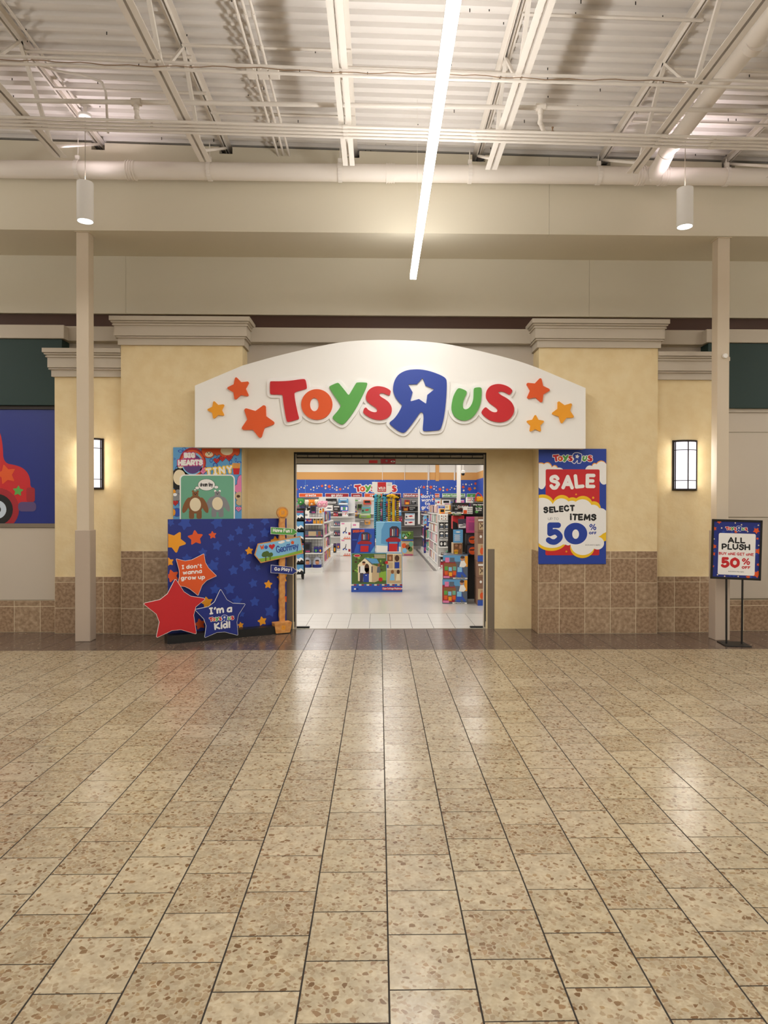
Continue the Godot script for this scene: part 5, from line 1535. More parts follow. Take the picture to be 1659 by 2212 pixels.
func carton(called: String, label: String, category: String, group: String, x: float, y: float, d: float, w: float, h: float, dp: float, m: String, style: String, turn := 0.0) -> Node3D:
	var o := thing(called, label, category, Vector3(x, y, -d - dp / 2), turn, group)
	part(o, "carton_body", cbox(Vector3(0, h / 2, 0), Vector3(w, h, dp), minf(0.004, dp * 0.2)), M[m])
	var z := dp / 2
	var R := func(cx, cy, rw, rh, col, lay := 0): ink(o, "print_panel", [rect((cx - 0.5) * w, cy * h, rw * w, rh * h)], M[col], z + lay * 0.0012, 0.0012)
	var O := func(cx, cy, rx, ry, col, lay := 0): ink(o, "print_spot", [oval((cx - 0.5) * w, cy * h, rx * w, ry * h, 18)], M[col], z + lay * 0.0012, 0.0012)
	match style:
		"scene":
			R.call(0.5, 0.2, 0.96, 0.3, "print_navy")
			for q in [[0.2, 0.6, "print_white"], [0.42, 0.7, "print_red"], [0.62, 0.55, "print_skin"], [0.8, 0.7, "print_pink"]]: O.call(q[0], q[1], 0.09, 0.2, q[2], 1)
			O.call(0.82, 0.9, 0.12, 0.16, "print_red", 2)
		"orange":
			R.call(0.5, 0.3, 0.7, 0.5, "print_amber")
			O.call(0.5, 0.75, 0.25, 0.15, "print_darkbrown", 1)
		"window":
			R.call(0.5, 0.5, 0.9, 0.7, "print_slate")
			R.call(0.45, 0.5, 0.4, 0.55, "print_tan", 1)
			R.call(0.83, 0.5, 0.14, 0.55, "print_brown", 1)
			for q in [0.12, 0.22, 0.7, 0.95]: O.call(q, 0.25, 0.03, 0.12, "print_magenta", 2)
		"dark":
			R.call(0.5, 0.6, 0.7, 0.5, "print_black")
			R.call(0.6, 0.15, 0.6, 0.12, "print_magenta", 1)
		"green":
			O.call(0.5, 0.35, 0.25, 0.22, "print_green")
			R.call(0.5, 0.85, 0.8, 0.14, "print_purple", 1)
		"yellow":
			O.call(0.5, 0.35, 0.25, 0.22, "print_amber")
			R.call(0.5, 0.85, 0.8, 0.14, "print_purple", 1)
		"strip":
			R.call(0.5, 0.78, 0.84, 0.18, "print_white")
			R.call(0.4, 0.35, 0.5, 0.3, "print_grey", 1)
		"scooter":
			R.call(0.62, 0.04, 0.66, 0.05, "print_orange")
			for q in [0.45, 0.65, 0.85]: R.call(q, 0.12, 0.08, 0.06, "print_red")
			R.call(0.25, 0.94, 0.28, 0.07, "print_pink")
			R.call(0.86, 0.34, 0.2, 0.16, "print_crimson", 1)
			ink(o, "print_picture", [fr(w, h, [0.32, 0.42, 0.5, 0.44, 0.58, 0.72, 0.53, 0.73, 0.44, 0.5, 0.32, 0.48])], M.print_dusk, z + 0.0024, 0.0012)
			O.call(0.3, 0.4, 0.07, 0.05, "print_royal", 3)
			O.call(0.56, 0.4, 0.07, 0.05, "print_royal", 3)
		"teal":
			R.call(0.4, 0.93, 0.4, 0.05, "print_pink")
			ink(o, "print_picture", [fr(w, h, [0.45, 0.78, 0.6, 0.84, 0.85, 0.72, 0.75, 0.68])], M.print_lightblue, z, 0.0012)
		"garden":
			for q in [[0.2, 0.55, "print_teal"], [0.5, 0.6, "print_green"], [0.8, 0.5, "print_leaf"], [0.35, 0.4, "print_cream"], [0.65, 0.75, "print_grass"]]: O.call(q[0], q[1], 0.14, 0.2, q[2])
			R.call(0.5, 0.07, 0.98, 0.12, "print_royal", 1)
		"puzzle":
			for q in [[0.25, 0.7, "print_orange"], [0.55, 0.6, "print_brown"], [0.3, 0.35, "print_sky"], [0.8, 0.8, "print_teal"], [0.75, 0.45, "print_leaf"]]: O.call(q[0], q[1], 0.18, 0.18, q[2])
			R.call(0.6, 0.05, 0.7, 0.08, "print_magenta", 1)
		"redtop":
			R.call(0.5, 0.9, 0.9, 0.14, "print_lightblue")
			ink(o, "print_picture", [fr(w, h, [0.3, 0.5, 0.55, 0.35, 0.85, 0.5, 0.65, 0.65])], M.print_red, z + 0.0012, 0.0012)
			R.call(0.15, 0.4, 0.16, 0.3, "print_dusk", 1)
		"doll":
			for q in [0.3, 0.7]:
				O.call(q, 0.75, 0.12, 0.09, "print_skin")
				R.call(q, 0.42, 0.16, 0.4, "print_white", 1)
		"dots", "pinkdots":
			for q in 5: O.call(0.15 + q * 0.175, 0.4 + 0.2 * (q % 2), 0.07, 0.16, ["print_pink", "print_white", "print_red", "print_skin", "print_purple"][(q + (1 if style == "dots" else 0)) % 5])
			R.call(0.5, 0.88, 0.9, 0.14, "print_magenta" if style == "pinkdots" else "print_slate")
		"silver":
			R.call(0.5, 0.3, 0.9, 0.35, "print_white")
			ink(o, "print_picture", [fr(w, h, [0.1, 0.35, 0.5, 0.4, 0.7, 0.6, 0.95, 0.55, 0.9, 0.3, 0.3, 0.22])], M.print_grey, z + 0.0012, 0.0012)
		"vehicle":
			R.call(0.5, 0.2, 0.92, 0.22, "print_white")
			ink(o, "print_picture", [fr(w, h, [0.1, 0.4, 0.35, 0.58, 0.7, 0.55, 0.92, 0.42, 0.6, 0.35])], M.print_dusk, z, 0.0012)
			R.call(0.5, 0.86, 0.7, 0.12, "print_white", 1)
		"cards":
			for q in [[0.2, "print_white"], [0.5, "print_green"], [0.8, "print_white"]]: R.call(q[0], 0.5, 0.22, 0.6, q[1])
		"blue":
			R.call(0.5, 0.8, 0.7, 0.25, "print_royal")
		"amber":
			R.call(0.5, 0.25, 0.9, 0.12, "print_black")
			R.call(0.85, 0.6, 0.2, 0.7, "print_amber")
			R.call(0.3, 0.7, 0.4, 0.3, "print_tan", 1)
		"mini":
			O.call(0.5, 0.5, 0.2, 0.25, "print_brown")
		"figure":
			O.call(0.5, 0.72, 0.34, 0.14, "print_white")
			R.call(0.5, 0.4, 0.6, 0.3, "print_slate", 1)
			R.call(0.5, 0.14, 0.75, 0.1, "print_white", 1)
		"face":
			O.call(0.5, 0.5, 0.32, 0.3, "print_white")
			O.call(0.4, 0.5, 0.06, 0.06, "print_black", 1)
			O.call(0.6, 0.5, 0.06, 0.06, "print_black", 1)
		"badge":
			ink(o, "print_picture", [fr(w, h, [0.15, 0.75, 0.85, 0.75, 0.5, 0.15])], M.print_red, z, 0.0012)
			R.call(0.5, 0.6, 0.4, 0.12, "print_amber", 1)
		"boardgame":
			R.call(0.5, 0.04, 0.98, 0.05, "print_grey")
			ink(o, "lettering", lettering("THE GAME", h * 0.13, h * 0.03, Vector2(-w * 0.24, h * 0.62)), M.print_grey, z, 0.0012)
			O.call(0.24, 0.35, 0.1, 0.1, "print_grey")
			R.call(0.62, 0.55, 0.5, 0.42, "print_crimson")
			R.call(0.62, 0.55, 0.46, 0.36, "print_black", 1)
			ink(o, "lettering", lettering("CHESS", h * 0.2, h * 0.045, Vector2(w * 0.12, h * 0.45)), M.print_white, z + 0.0024, 0.0012)
		"grid":
			R.call(0.2, 0.3, 0.38, 0.5, "print_orange")
			for i in 3:
				for j in 3: R.call(0.52 + i * 0.19, 0.2 + j * 0.29, 0.12, 0.2, "print_grey", 1)
		"quiz":
			for i in 4: ink(o, "lettering", lettering(["Who Wants", "To Be", "In The", "Game"][i], h * 0.1, h * 0.03, Vector2(0.0, h * (0.78 - i * 0.16))), M.print_white if i != 1 else M.print_green, z, 0.0012)
			O.call(0.3, 0.2, 0.16, 0.12, "print_green")
		"robot":
			ink(o, "print_picture", [fr(w, h, [0.0, 0.0, 0.55, 0.0, 0.4, 0.45, 0.0, 0.6])], M.print_black, z, 0.0012)
			O.call(0.62, 0.3, 0.2, 0.26, "print_orange", 1)
			O.call(0.58, 0.28, 0.1, 0.14, "print_white", 2)
			R.call(0.7, 0.95, 0.6, 0.08, "print_crimson", 1)
		"notice":
			var dark := "print_purple" if m == "print_magenta" else "print_white"
			for i in 11: R.call(0.5 if m == "print_magenta" else 0.42, 0.62 - i * 0.045, 0.66 - 0.1 * (i % 3), 0.016, dark)
			O.call(0.5, 0.82, 0.24, 0.05, dark)
			if m == "print_magenta": O.call(0.5, 0.82, 0.21, 0.035, m, 1)
		"dolls":
			R.call(0.5, 0.5, 0.9, 0.9, "print_brown")
			O.call(0.35, 0.8, 0.16, 0.1, "print_skin", 1)
			O.call(0.76, 0.7, 0.12, 0.2, "print_skin", 1)
			O.call(0.32, 0.35, 0.24, 0.12, "print_amber", 1)
			O.call(0.32, 0.18, 0.2, 0.1, "print_yellow", 1)
		"ball":
			R.call(0.5, 0.5, 0.86, 0.86, "print_dusk")
			O.call(0.55, 0.42, 0.36, 0.36, "print_orange", 1)
			R.call(0.52, 0.5, 0.5, 0.1, "print_black", 2)
			ink(o, "print_picture", [fr(w, h, [0.95, 0.2, 0.95, 0.62, 0.65, 0.42])], M.print_white, z + 0.0036, 0.0012)
		"rider":
			R.call(0.5, 0.86, 0.98, 0.26, "print_lightblue")
			R.call(0.25, 0.42, 0.5, 0.7, "print_crimson")
			R.call(0.18, 0.8, 0.16, 0.2, "print_pink", 2)
			R.call(0.38, 0.8, 0.18, 0.2, "print_slate", 2)
			R.call(0.3, 0.45, 0.5, 0.42, "print_brown", 1)
			for q in [[0.14, 0.45, "print_green"], [0.3, 0.42, "print_sky"], [0.47, 0.45, "print_teal"], [0.14, 0.25, "print_orange"], [0.47, 0.25, "print_orange"], [0.31, 0.2, "print_amber"]]: R.call(q[0], q[1], 0.13, 0.16, q[2], 2)
			R.call(0.94, 0.75, 0.12, 0.45, "print_amber", 1)
			O.call(0.78, 0.86, 0.08, 0.09, "print_skin", 2)
			O.call(0.79, 0.92, 0.085, 0.06, "print_darkbrown", 3)
			ink(o, "print_picture", [fr(w, h, [0.66, 0.5, 0.72, 0.76, 0.86, 0.78, 0.95, 0.6, 0.86, 0.5])], M.print_white, z + 0.0024, 0.0012)
			ink(o, "print_picture", [fr(w, h, [0.56, 0.1, 0.56, 0.32, 0.62, 0.52, 0.78, 0.5, 0.82, 0.3, 0.96, 0.12, 0.88, 0.08, 0.75, 0.22, 0.72, 0.06])], M.print_royal, z + 0.0036, 0.0012)
			R.call(0.68, 0.4, 0.18, 0.2, "print_sky", 4)
			R.call(0.15, 0.08, 0.24, 0.09, "print_pink", 2)
			R.call(0.7, 0.035, 0.58, 0.055, "print_white", 5)
			ink(o, "lettering", lettering("Learning Rider", h * 0.035, h * 0.008, Vector2(w * 0.2, h * 0.022)), M.print_black, z + 0.0072, 0.0012)
		"pic":
			R.call(0.4, 0.8, 0.7, 0.12, "print_white")
			R.call(0.42, 0.4, 0.6, 0.45, "print_tan", 1)
			ink(o, "print_picture", [fr(w, h, [0.2, 0.3, 0.6, 0.62, 0.64, 0.58, 0.24, 0.26]), fr(w, h, [0.6, 0.26, 0.2, 0.58, 0.24, 0.62, 0.64, 0.3])], M.print_darkbrown, z + 0.0024, 0.0012)
		"pic2":
			R.call(0.5, 0.1, 1.0, 0.2, "print_royal")
			O.call(0.3, 0.86, 0.12, 0.05, "print_white")
			R.call(0.4, 0.42, 0.75, 0.38, "print_tan", 0)
			O.call(0.42, 0.36, 0.2, 0.12, "print_orange", 1)
			O.call(0.4, 0.52, 0.1, 0.05, "print_skin", 1)
	return o

func build_goods():
	for g in [
		["gift_set", "blue boxed toy set with characters on the second shelf of the left end shelf", "toy box", "", -1.790, 1.223, 17.25, 0.221, 0.134, 0.18, "print_royal", "scene"],
		["toy_pack", "orange-capped toy pack on the second shelf, nearest the blue boxed set", "toy pack", "orange-capped packs", -1.627, 1.223, 17.25, 0.082, 0.146, 0.10, "print_tan", "orange"],
		["toy_pack", "orange-capped toy pack on the second shelf, middle one of three", "toy pack", "orange-capped packs", -1.534, 1.223, 17.25, 0.082, 0.146, 0.10, "print_tan", "orange"],
		["toy_pack", "orange-capped toy pack on the second shelf, outermost of three", "toy pack", "orange-capped packs", -1.447, 1.223, 17.25, 0.070, 0.146, 0.10, "print_tan", "orange"],
		["playset_box", "long dark window box filling the third shelf of the left end shelf", "toy box", "", -1.662, 0.873, 17.25, 0.478, 0.204, 0.20, "print_dusk", "window"],
		["playset_box", "square purple-black box on the fourth shelf of the left end shelf", "toy box", "", -1.813, 0.487, 17.25, 0.175, 0.263, 0.20, "print_dusk", "dark"],
		["figure_box", "small navy figure box with a green figure on the fourth shelf", "toy box", "", -1.592, 0.493, 17.25, 0.105, 0.152, 0.10, "print_navy", "green"],
		["figure_box", "small navy figure box with a yellow figure on the fourth shelf", "toy box", "", -1.481, 0.493, 17.25, 0.093, 0.152, 0.10, "print_navy", "yellow"],
		["craft_box", "white boxed craft kit with small pictures on the upper shelf", "toy box", "", -1.825, 1.386, 17.25, 0.128, 0.169, 0.15, "print_white", "strip"],
		["craft_box", "navy backpack-shaped pack on the upper shelf of the left end shelf", "toy pack", "", -1.668, 1.486, 17.25, 0.140, 0.198, 0.12, "plush_navy", "dark"],
		["craft_box", "small orange and black carton on the upper shelf", "toy box", "", -1.476, 1.486, 17.25, 0.082, 0.140, 0.10, "print_white", "orange"],
		["scooter_carton", "white carton with a small scooter picture, bottom of the stack in the side aisle", "carton", "", -1.122, 0.005, 22.90, 0.357, 0.551, 0.30, "print_white", "scooter"],
		["scooter_carton", "white carton with a small scooter picture, top of the stack in the side aisle", "carton", "", -1.123, 0.564, 22.90, 0.357, 0.558, 0.30, "print_white", "scooter"],
		["scooter_carton", "white carton with a teal scooter picture, half hidden behind the workbench boxes", "carton", "", -0.799, 0.001, 22.95, 0.265, 1.120, 0.30, "print_white", "teal"],
		["game_box", "big game box with a leafy garden picture, upper of two beside the plush rack", "game box", "", 0.958, 0.509, 23.10, 0.408, 0.313, 0.30, "print_leaf", "garden"],
		["game_box", "big game box with an orange puzzle picture, lower of two beside the plush rack", "game box", "", 0.951, 0.007, 23.10, 0.424, 0.478, 0.35, "print_tan", "puzzle"],
		["blaster_box", "box of foam blasters on the grey shelf, upper one with orange picture", "toy box", "", 1.096, 1.743, 26.70, 0.200, 0.181, 0.20, "print_crimson", "orange"],
		["blaster_box", "dark boxed blaster on the grey shelf, upper one", "toy box", "", 1.359, 1.762, 26.70, 0.182, 0.145, 0.20, "print_black", "strip"],
		["blaster_box", "box of foam blasters on the grey shelf, lower one with orange picture", "toy box", "", 1.042, 1.499, 26.70, 0.200, 0.190, 0.20, "print_crimson", "orange"],
		["blaster_box", "dark boxed blaster on the grey shelf, lower one", "toy box", "", 1.296, 1.499, 26.70, 0.272, 0.154, 0.20, "print_black", "strip"],
		["train_box", "white box with a red toy table, upper of the pair on the grey shelf", "toy box", "", 1.201, 1.184, 26.60, 0.380, 0.216, 0.25, "print_white", "redtop"],
		["train_box", "white box with a red toy table, lower of the pair on the grey shelf", "toy box", "", 1.192, 0.931, 26.60, 0.398, 0.234, 0.25, "print_white", "redtop"],
		["doll_pack", "purple doll pack hanging behind the plush rack, upper row", "toy pack", "", 0.737, 1.562, 26.50, 0.252, 0.413, 0.10, "print_purple", "doll"],
		["doll_pack", "blue doll pack hanging behind the plush rack, lower row", "toy pack", "", 0.738, 1.311, 26.50, 0.252, 0.215, 0.10, "print_lightblue", "strip"],
		["game_tin", "dark red game set on the floor rack behind the workbench box", "game box", "", 0.771, 1.079, 26.40, 0.251, 0.197, 0.15, "print_crimson", "dots"],
		["model_box", "long black model kit box with silver vehicle on the back shelf", "model box", "", -1.744, 1.750, 24.90, 0.387, 0.202, 0.15, "print_black", "silver"],
		["model_box", "blue model kit box beside the long black one", "model box", "", -1.306, 1.717, 24.90, 0.354, 0.235, 0.15, "print_lightblue", "vehicle"],
		["model_box", "white model kit box under the long black one", "model box", "", -1.819, 1.514, 24.90, 0.269, 0.193, 0.15, "print_white", "vehicle"],
		["model_box", "blue and green card pack under the blue model box", "toy pack", "", -1.272, 1.498, 24.90, 0.287, 0.185, 0.10, "print_royal", "cards"],
		["model_box", "black action pack between white and blue packs on the back shelf", "toy pack", "", -1.550, 1.497, 24.90, 0.236, 0.202, 0.10, "print_black", "strip"],
		["doll_box", "dark red boxed dolls standing on the first back shelf", "toy box", "", -1.571, 1.306, 24.70, 0.167, 0.175, 0.20, "print_crimson", "dots"],
		["doll_box", "pink and white boxed doll set on the first back shelf", "toy box", "", -1.228, 1.307, 24.70, 0.217, 0.192, 0.20, "print_white", "pinkdots"],
		["vehicle_box", "silver vehicle set boxed on the second back shelf", "toy box", "", -1.529, 0.946, 24.70, 0.217, 0.184, 0.20, "print_slate", "dots"],
		["figure_set", "dark boxed figures on the third back shelf", "toy box", "", -1.528, 0.587, 24.70, 0.217, 0.209, 0.20, "print_dusk", "dots"],
		["figure_set", "purple boxed figures on the lowest back shelf", "toy box", "", -1.474, 0.143, 24.70, 0.125, 0.184, 0.20, "print_purple", "yellow"],
		["tool_bag", "black and yellow toy bag standing on the floor in the side aisle", "bag", "", -1.480, 0.120, 22.80, 0.093, 0.309, 0.15, "print_black", "yellow"],
		["card_set", "green and white card set at the top of the middle display", "toy pack", "", -0.886, 1.852, 25.90, 0.403, 0.113, 0.10, "print_white", "green"],
		["toolset_pack", "orange toy set at the top of the middle display", "toy pack", "", -0.447, 1.738, 25.90, 0.298, 0.175, 0.15, "print_orange", "dark"],
		["toolset_pack", "dark toy walkie-talkie set on the middle display", "toy pack", "", -0.982, 1.597, 25.90, 0.246, 0.158, 0.12, "print_dusk", "strip"],
		["toolset_pack", "dark green toy pack on the middle display", "toy pack", "", -0.736, 1.527, 25.90, 0.176, 0.228, 0.12, "print_leaf", "dark"],
		["beach_set", "teal and red toy sets in a row on the middle display", "toy box", "", -0.487, 1.415, 25.70, 0.348, 0.235, 0.20, "print_teal", "redtop"],
		["vehicle_pack", "yellow toy digger pack on the middle display", "toy pack", "", -0.899, 1.300, 25.80, 0.157, 0.210, 0.10, "print_amber", "blue"],
		["dinosaur_pack", "lime green toy pack row on the middle shelf", "toy box", "", -0.528, 1.234, 25.60, 0.434, 0.156, 0.20, "print_grass", "strip"],
		["craft_pack", "lilac craft pack hanging under the middle shelf", "toy pack", "", -0.637, 0.933, 25.80, 0.158, 0.227, 0.10, "print_grey", "strip"],
		["craft_pack", "orange craft pack hanging under the middle shelf", "toy pack", "", -0.436, 0.986, 25.80, 0.210, 0.175, 0.10, "print_amber", "strip"],
		["helmet_pack", "grey helmet-like toy pack on the middle display", "toy pack", "", -1.087, 1.145, 25.70, 0.157, 0.278, 0.15, "print_slate", "silver"],
		["puzzle_box", "white and amber puzzle box on top of the right end shelf", "game box", "", 1.765, 1.524, 17.50, 0.155, 0.178, 0.15, "print_cream", "amber"],
		["puzzle_box", "yellow upright tin behind the puzzle box on the right end shelf", "game box", "", 1.829, 1.451, 17.60, 0.072, 0.257, 0.10, "print_amber", "strip"],
		["puzzle_box", "blue flat box at the very top of the right end shelf", "game box", "", 1.610, 1.619, 17.50, 0.155, 0.071, 0.15, "print_royal", "strip"],
		["black_box", "black and amber figure box on the top shelf, back left", "toy box", "", 1.622, 1.476, 17.50, 0.131, 0.131, 0.15, "print_amber", "dark"],
		["mini_box", "small white collectable carton, upper row, first in the block on the right end shelf", "toy box", "small white collectable cartons", 1.598, 1.387, 17.40, 0.089, 0.066, 0.12, "print_white", "mini"],
		["mini_box", "small white collectable carton, upper row, second in the block on the right end shelf", "toy box", "small white collectable cartons", 1.696, 1.387, 17.40, 0.089, 0.066, 0.12, "print_white", "mini"],
		["mini_box", "small white collectable carton, upper row, third in the block on the right end shelf", "toy box", "small white collectable cartons", 1.793, 1.387, 17.40, 0.089, 0.066, 0.12, "print_white", "mini"],
		["mini_box", "small white collectable carton, lower row, first in the block on the right end shelf", "toy box", "small white collectable cartons", 1.599, 1.316, 17.40, 0.089, 0.066, 0.12, "print_white", "mini"],
		["mini_box", "small white collectable carton, lower row, second in the block on the right end shelf", "toy box", "small white collectable cartons", 1.696, 1.316, 17.40, 0.089, 0.066, 0.12, "print_white", "mini"],
		["mini_box", "small white collectable carton, lower row, third in the block on the right end shelf", "toy box", "small white collectable cartons", 1.793, 1.316, 17.40, 0.089, 0.066, 0.12, "print_white", "mini"],
		["blister_pack", "black blister pack with a white figure, upper row, left column on the right end shelf", "toy pack", "black blister packs", 1.605, 1.072, 17.50, 0.119, 0.178, 0.04, "print_black", "figure"],
		["blister_pack", "black blister pack with a white figure, upper row, right column on the right end shelf", "toy pack", "black blister packs", 1.742, 1.072, 17.50, 0.119, 0.178, 0.04, "print_black", "figure"],
		["blister_pack", "black blister pack with a white figure, lower row, left column on the right end shelf", "toy pack", "black blister packs", 1.606, 0.846, 17.50, 0.119, 0.178, 0.04, "print_black", "figure"],
		["blister_pack", "black blister pack with a white figure, lower row, right column on the right end shelf", "toy pack", "black blister packs", 1.743, 0.846, 17.50, 0.119, 0.178, 0.04, "print_black", "figure"],
		["small_box", "small black box with a white face on the third right shelf", "toy box", "small black face boxes", 1.596, 0.639, 17.45, 0.083, 0.138, 0.10, "print_black", "face"],
		["small_box", "second small black box with a white face, beside the first", "toy box", "small black face boxes", 1.685, 0.640, 17.45, 0.083, 0.138, 0.10, "print_black", "face"],
		["small_box", "small black box with a red and yellow badge on the third right shelf", "toy box", "", 1.792, 0.640, 17.45, 0.095, 0.138, 0.10, "print_black", "badge"],
		["small_box", "little brown box on the fourth right shelf", "toy box", "", 1.632, 0.414, 17.45, 0.083, 0.066, 0.10, "print_darkbrown", "strip"],
		["small_box", "little green toy box on the fourth right shelf", "toy box", "", 1.780, 0.414, 17.45, 0.119, 0.114, 0.12, "print_teal", "dark"],
		["vehicle_box", "black box with a toy car picture on the lowest right shelf", "toy box", "", 1.638, 0.243, 17.45, 0.119, 0.130, 0.20, "print_black", "silver"],
		["vehicle_box", "dark red box with a toy car picture on the lowest right shelf", "toy box", "", 1.638, 0.101, 17.45, 0.119, 0.135, 0.20, "print_crimson", "silver"],
		["game_box", "long black board game box on top of the right pile", "game box", "", 1.499, 1.557, 12.50, 0.315, 0.174, 0.30, "print_black", "boardgame"],
		["activity_box", "white activity box with a dotted grid in front of the black game box", "game box", "", 1.611, 1.525, 12.35, 0.169, 0.130, 0.08, "print_white", "grid"],
		["quiz_box", "black quiz box with green and white lettering at the far right of the pile", "game box", "", 1.812, 1.524, 12.40, 0.186, 0.206, 0.30, "print_black", "quiz"],
		["robot_toy", "red toy robot box with orange ball in the right pile", "toy box", "", 1.434, 1.253, 12.30, 0.210, 0.242, 0.25, "print_red", "robot"],
		["tool_box", "dark green lidded toy case on the red robot box", "toy case", "", 1.405, 1.498, 12.20, 0.141, 0.044, 0.20, "print_leaf", "strip"],
		["photo_box", "black and white photo box in the right pile", "toy box", "", 1.476, 1.260, 12.10, 0.140, 0.181, 0.04, "print_dusk", "silver"],
		["pink_sign", "bright pink printed notice on the cartons of the right pile", "notice", "", 1.629, 1.200, 11.95, 0.204, 0.284, 0.01, "print_magenta", "notice"],
		["blue_sign", "blue printed notice under the photo box in the right pile", "notice", "", 1.385, 1.025, 11.95, 0.171, 0.231, 0.01, "print_lightblue", "notice"],
		["doll_box", "boxed doll with yellow tray under the blue notice", "toy box", "", 1.387, 0.806, 12.00, 0.164, 0.212, 0.30, "print_tan", "dolls"],
		["basketball_box", "black open box with an orange basketball, upper of two", "toy box", "basketball boxes", 1.640, 0.995, 12.00, 0.197, 0.186, 0.25, "print_black", "ball"],
		["basketball_box", "black open box with an orange basketball, lower of two", "toy box", "basketball boxes", 1.641, 0.802, 12.00, 0.197, 0.190, 0.25, "print_black", "ball"],
		["scooter_box", "large box with a child on a blue rider, upper of two by the door", "carton", "", 1.342, 0.419, 11.65, 0.425, 0.408, 0.55, "print_slate", "rider"],
		["scooter_box", "large box with a child on a blue rider, lower of two by the door", "carton", "", 1.331, 0.000, 11.62, 0.424, 0.418, 0.55, "print_slate", "rider"],
		["toy_carton", "brown picture carton at the door jamb, top of four", "carton", "cartons at the door jamb", 1.737, 1.228, 11.40, 0.172, 0.256, 0.40, "cardboard", "pic"],
		["toy_carton", "brown and blue picture carton at the door jamb, second of four", "carton", "cartons at the door jamb", 1.737, 0.740, 11.40, 0.172, 0.485, 0.40, "cardboard", "pic2"],
		["toy_carton", "brown picture carton at the door jamb, third of four", "carton", "cartons at the door jamb", 1.738, 0.468, 11.40, 0.172, 0.268, 0.40, "cardboard", "pic"],
		["toy_carton", "brown and blue picture carton at the door jamb, bottom of four", "carton", "cartons at the door jamb", 1.739, 0.000, 11.40, 0.172, 0.464, 0.40, "cardboard", "pic2"],
		["wall_pack", "white boxed toy on the wall shelf right of the hanging banner", "toy box", "", 2.311, 1.691, 26.80, 0.219, 0.291, 0.15, "print_white", "redtop"],
		["wall_pack", "white box with black toy on the wall shelf under the green header", "toy box", "", 2.412, 1.738, 24.50, 0.300, 0.166, 0.15, "print_white", "dark"],
		["wall_pack", "lilac box on the wall shelf near the white shop column", "toy box", "", 2.912, 1.806, 24.50, 0.300, 0.099, 0.15, "print_pink", "strip"],
		["wall_pack", "white and pink carton near the red plush bag", "toy box", "", 1.869, 1.740, 14.00, 0.124, 0.114, 0.20, "print_white", "pinkdots"],
		["aisle_pack", "dark blue tall display standing in the book aisle", "display", "", 1.413, 0.228, 21.00, 0.059, 0.856, 0.10, "print_navy", "dark"],
		["aisle_pack", "sky blue boxed toy beside the aisle books", "toy box", "", 1.396, 1.136, 20.60, 0.091, 0.252, 0.15, "print_sky", "redtop"],
	]:
		var turn := -0.14 if g[11] == "rider" else 0.0
		carton(g[0], g[1], g[2], g[3], g[4], g[5], g[6], g[7], g[8], g[9], g[10], g[11], turn)
	build_entrance_display()
	build_plush()
	# rows of small packs hanging on the far wall under the mural
	var mats := ["print_dusk", "print_royal", "print_crimson", "print_white", "print_teal", "print_purple", "print_amber", "print_black", "print_pink", "print_slate", "print_navy", "print_leaf"]
	var rows := ["top", "second", "third", "lowest"]
	for r in 4:
		for i in 30:
			var m: String = mats[rng.randi() % mats.size()]
			var o := thing("hanging_pack", "small %s card pack, %s along the %s peg row of the far wall" % [m.trim_prefix("print_").replace("dusk", "dark"), ordinal(i), rows[r]], "toy pack", Vector3(-3.3 + i * 0.238 + rng.randf_range(-0.01, 0.01), 1.66 - r * 0.36, -27.5), 0, "card packs on the %s peg row" % rows[r])
			var w := rng.randf_range(0.15, 0.22)
			var h := rng.randf_range(0.2, 0.32)
			part(o, "card", cbox(Vector3(0, h / 2, 0), Vector3(w, h, 0.03), 0.003), M[m])
			part(o, "blister", cbox(Vector3(0, h * 0.36, 0.025), Vector3(w * 0.7, h * 0.5, 0.03), 0.006), M[mats[rng.randi() % mats.size()]])
			ink(o, "title_print", [rect(0, h * 0.82, w * 0.8, h * 0.16)], M[mats[rng.randi() % mats.size()]], 0.015, 0.002)

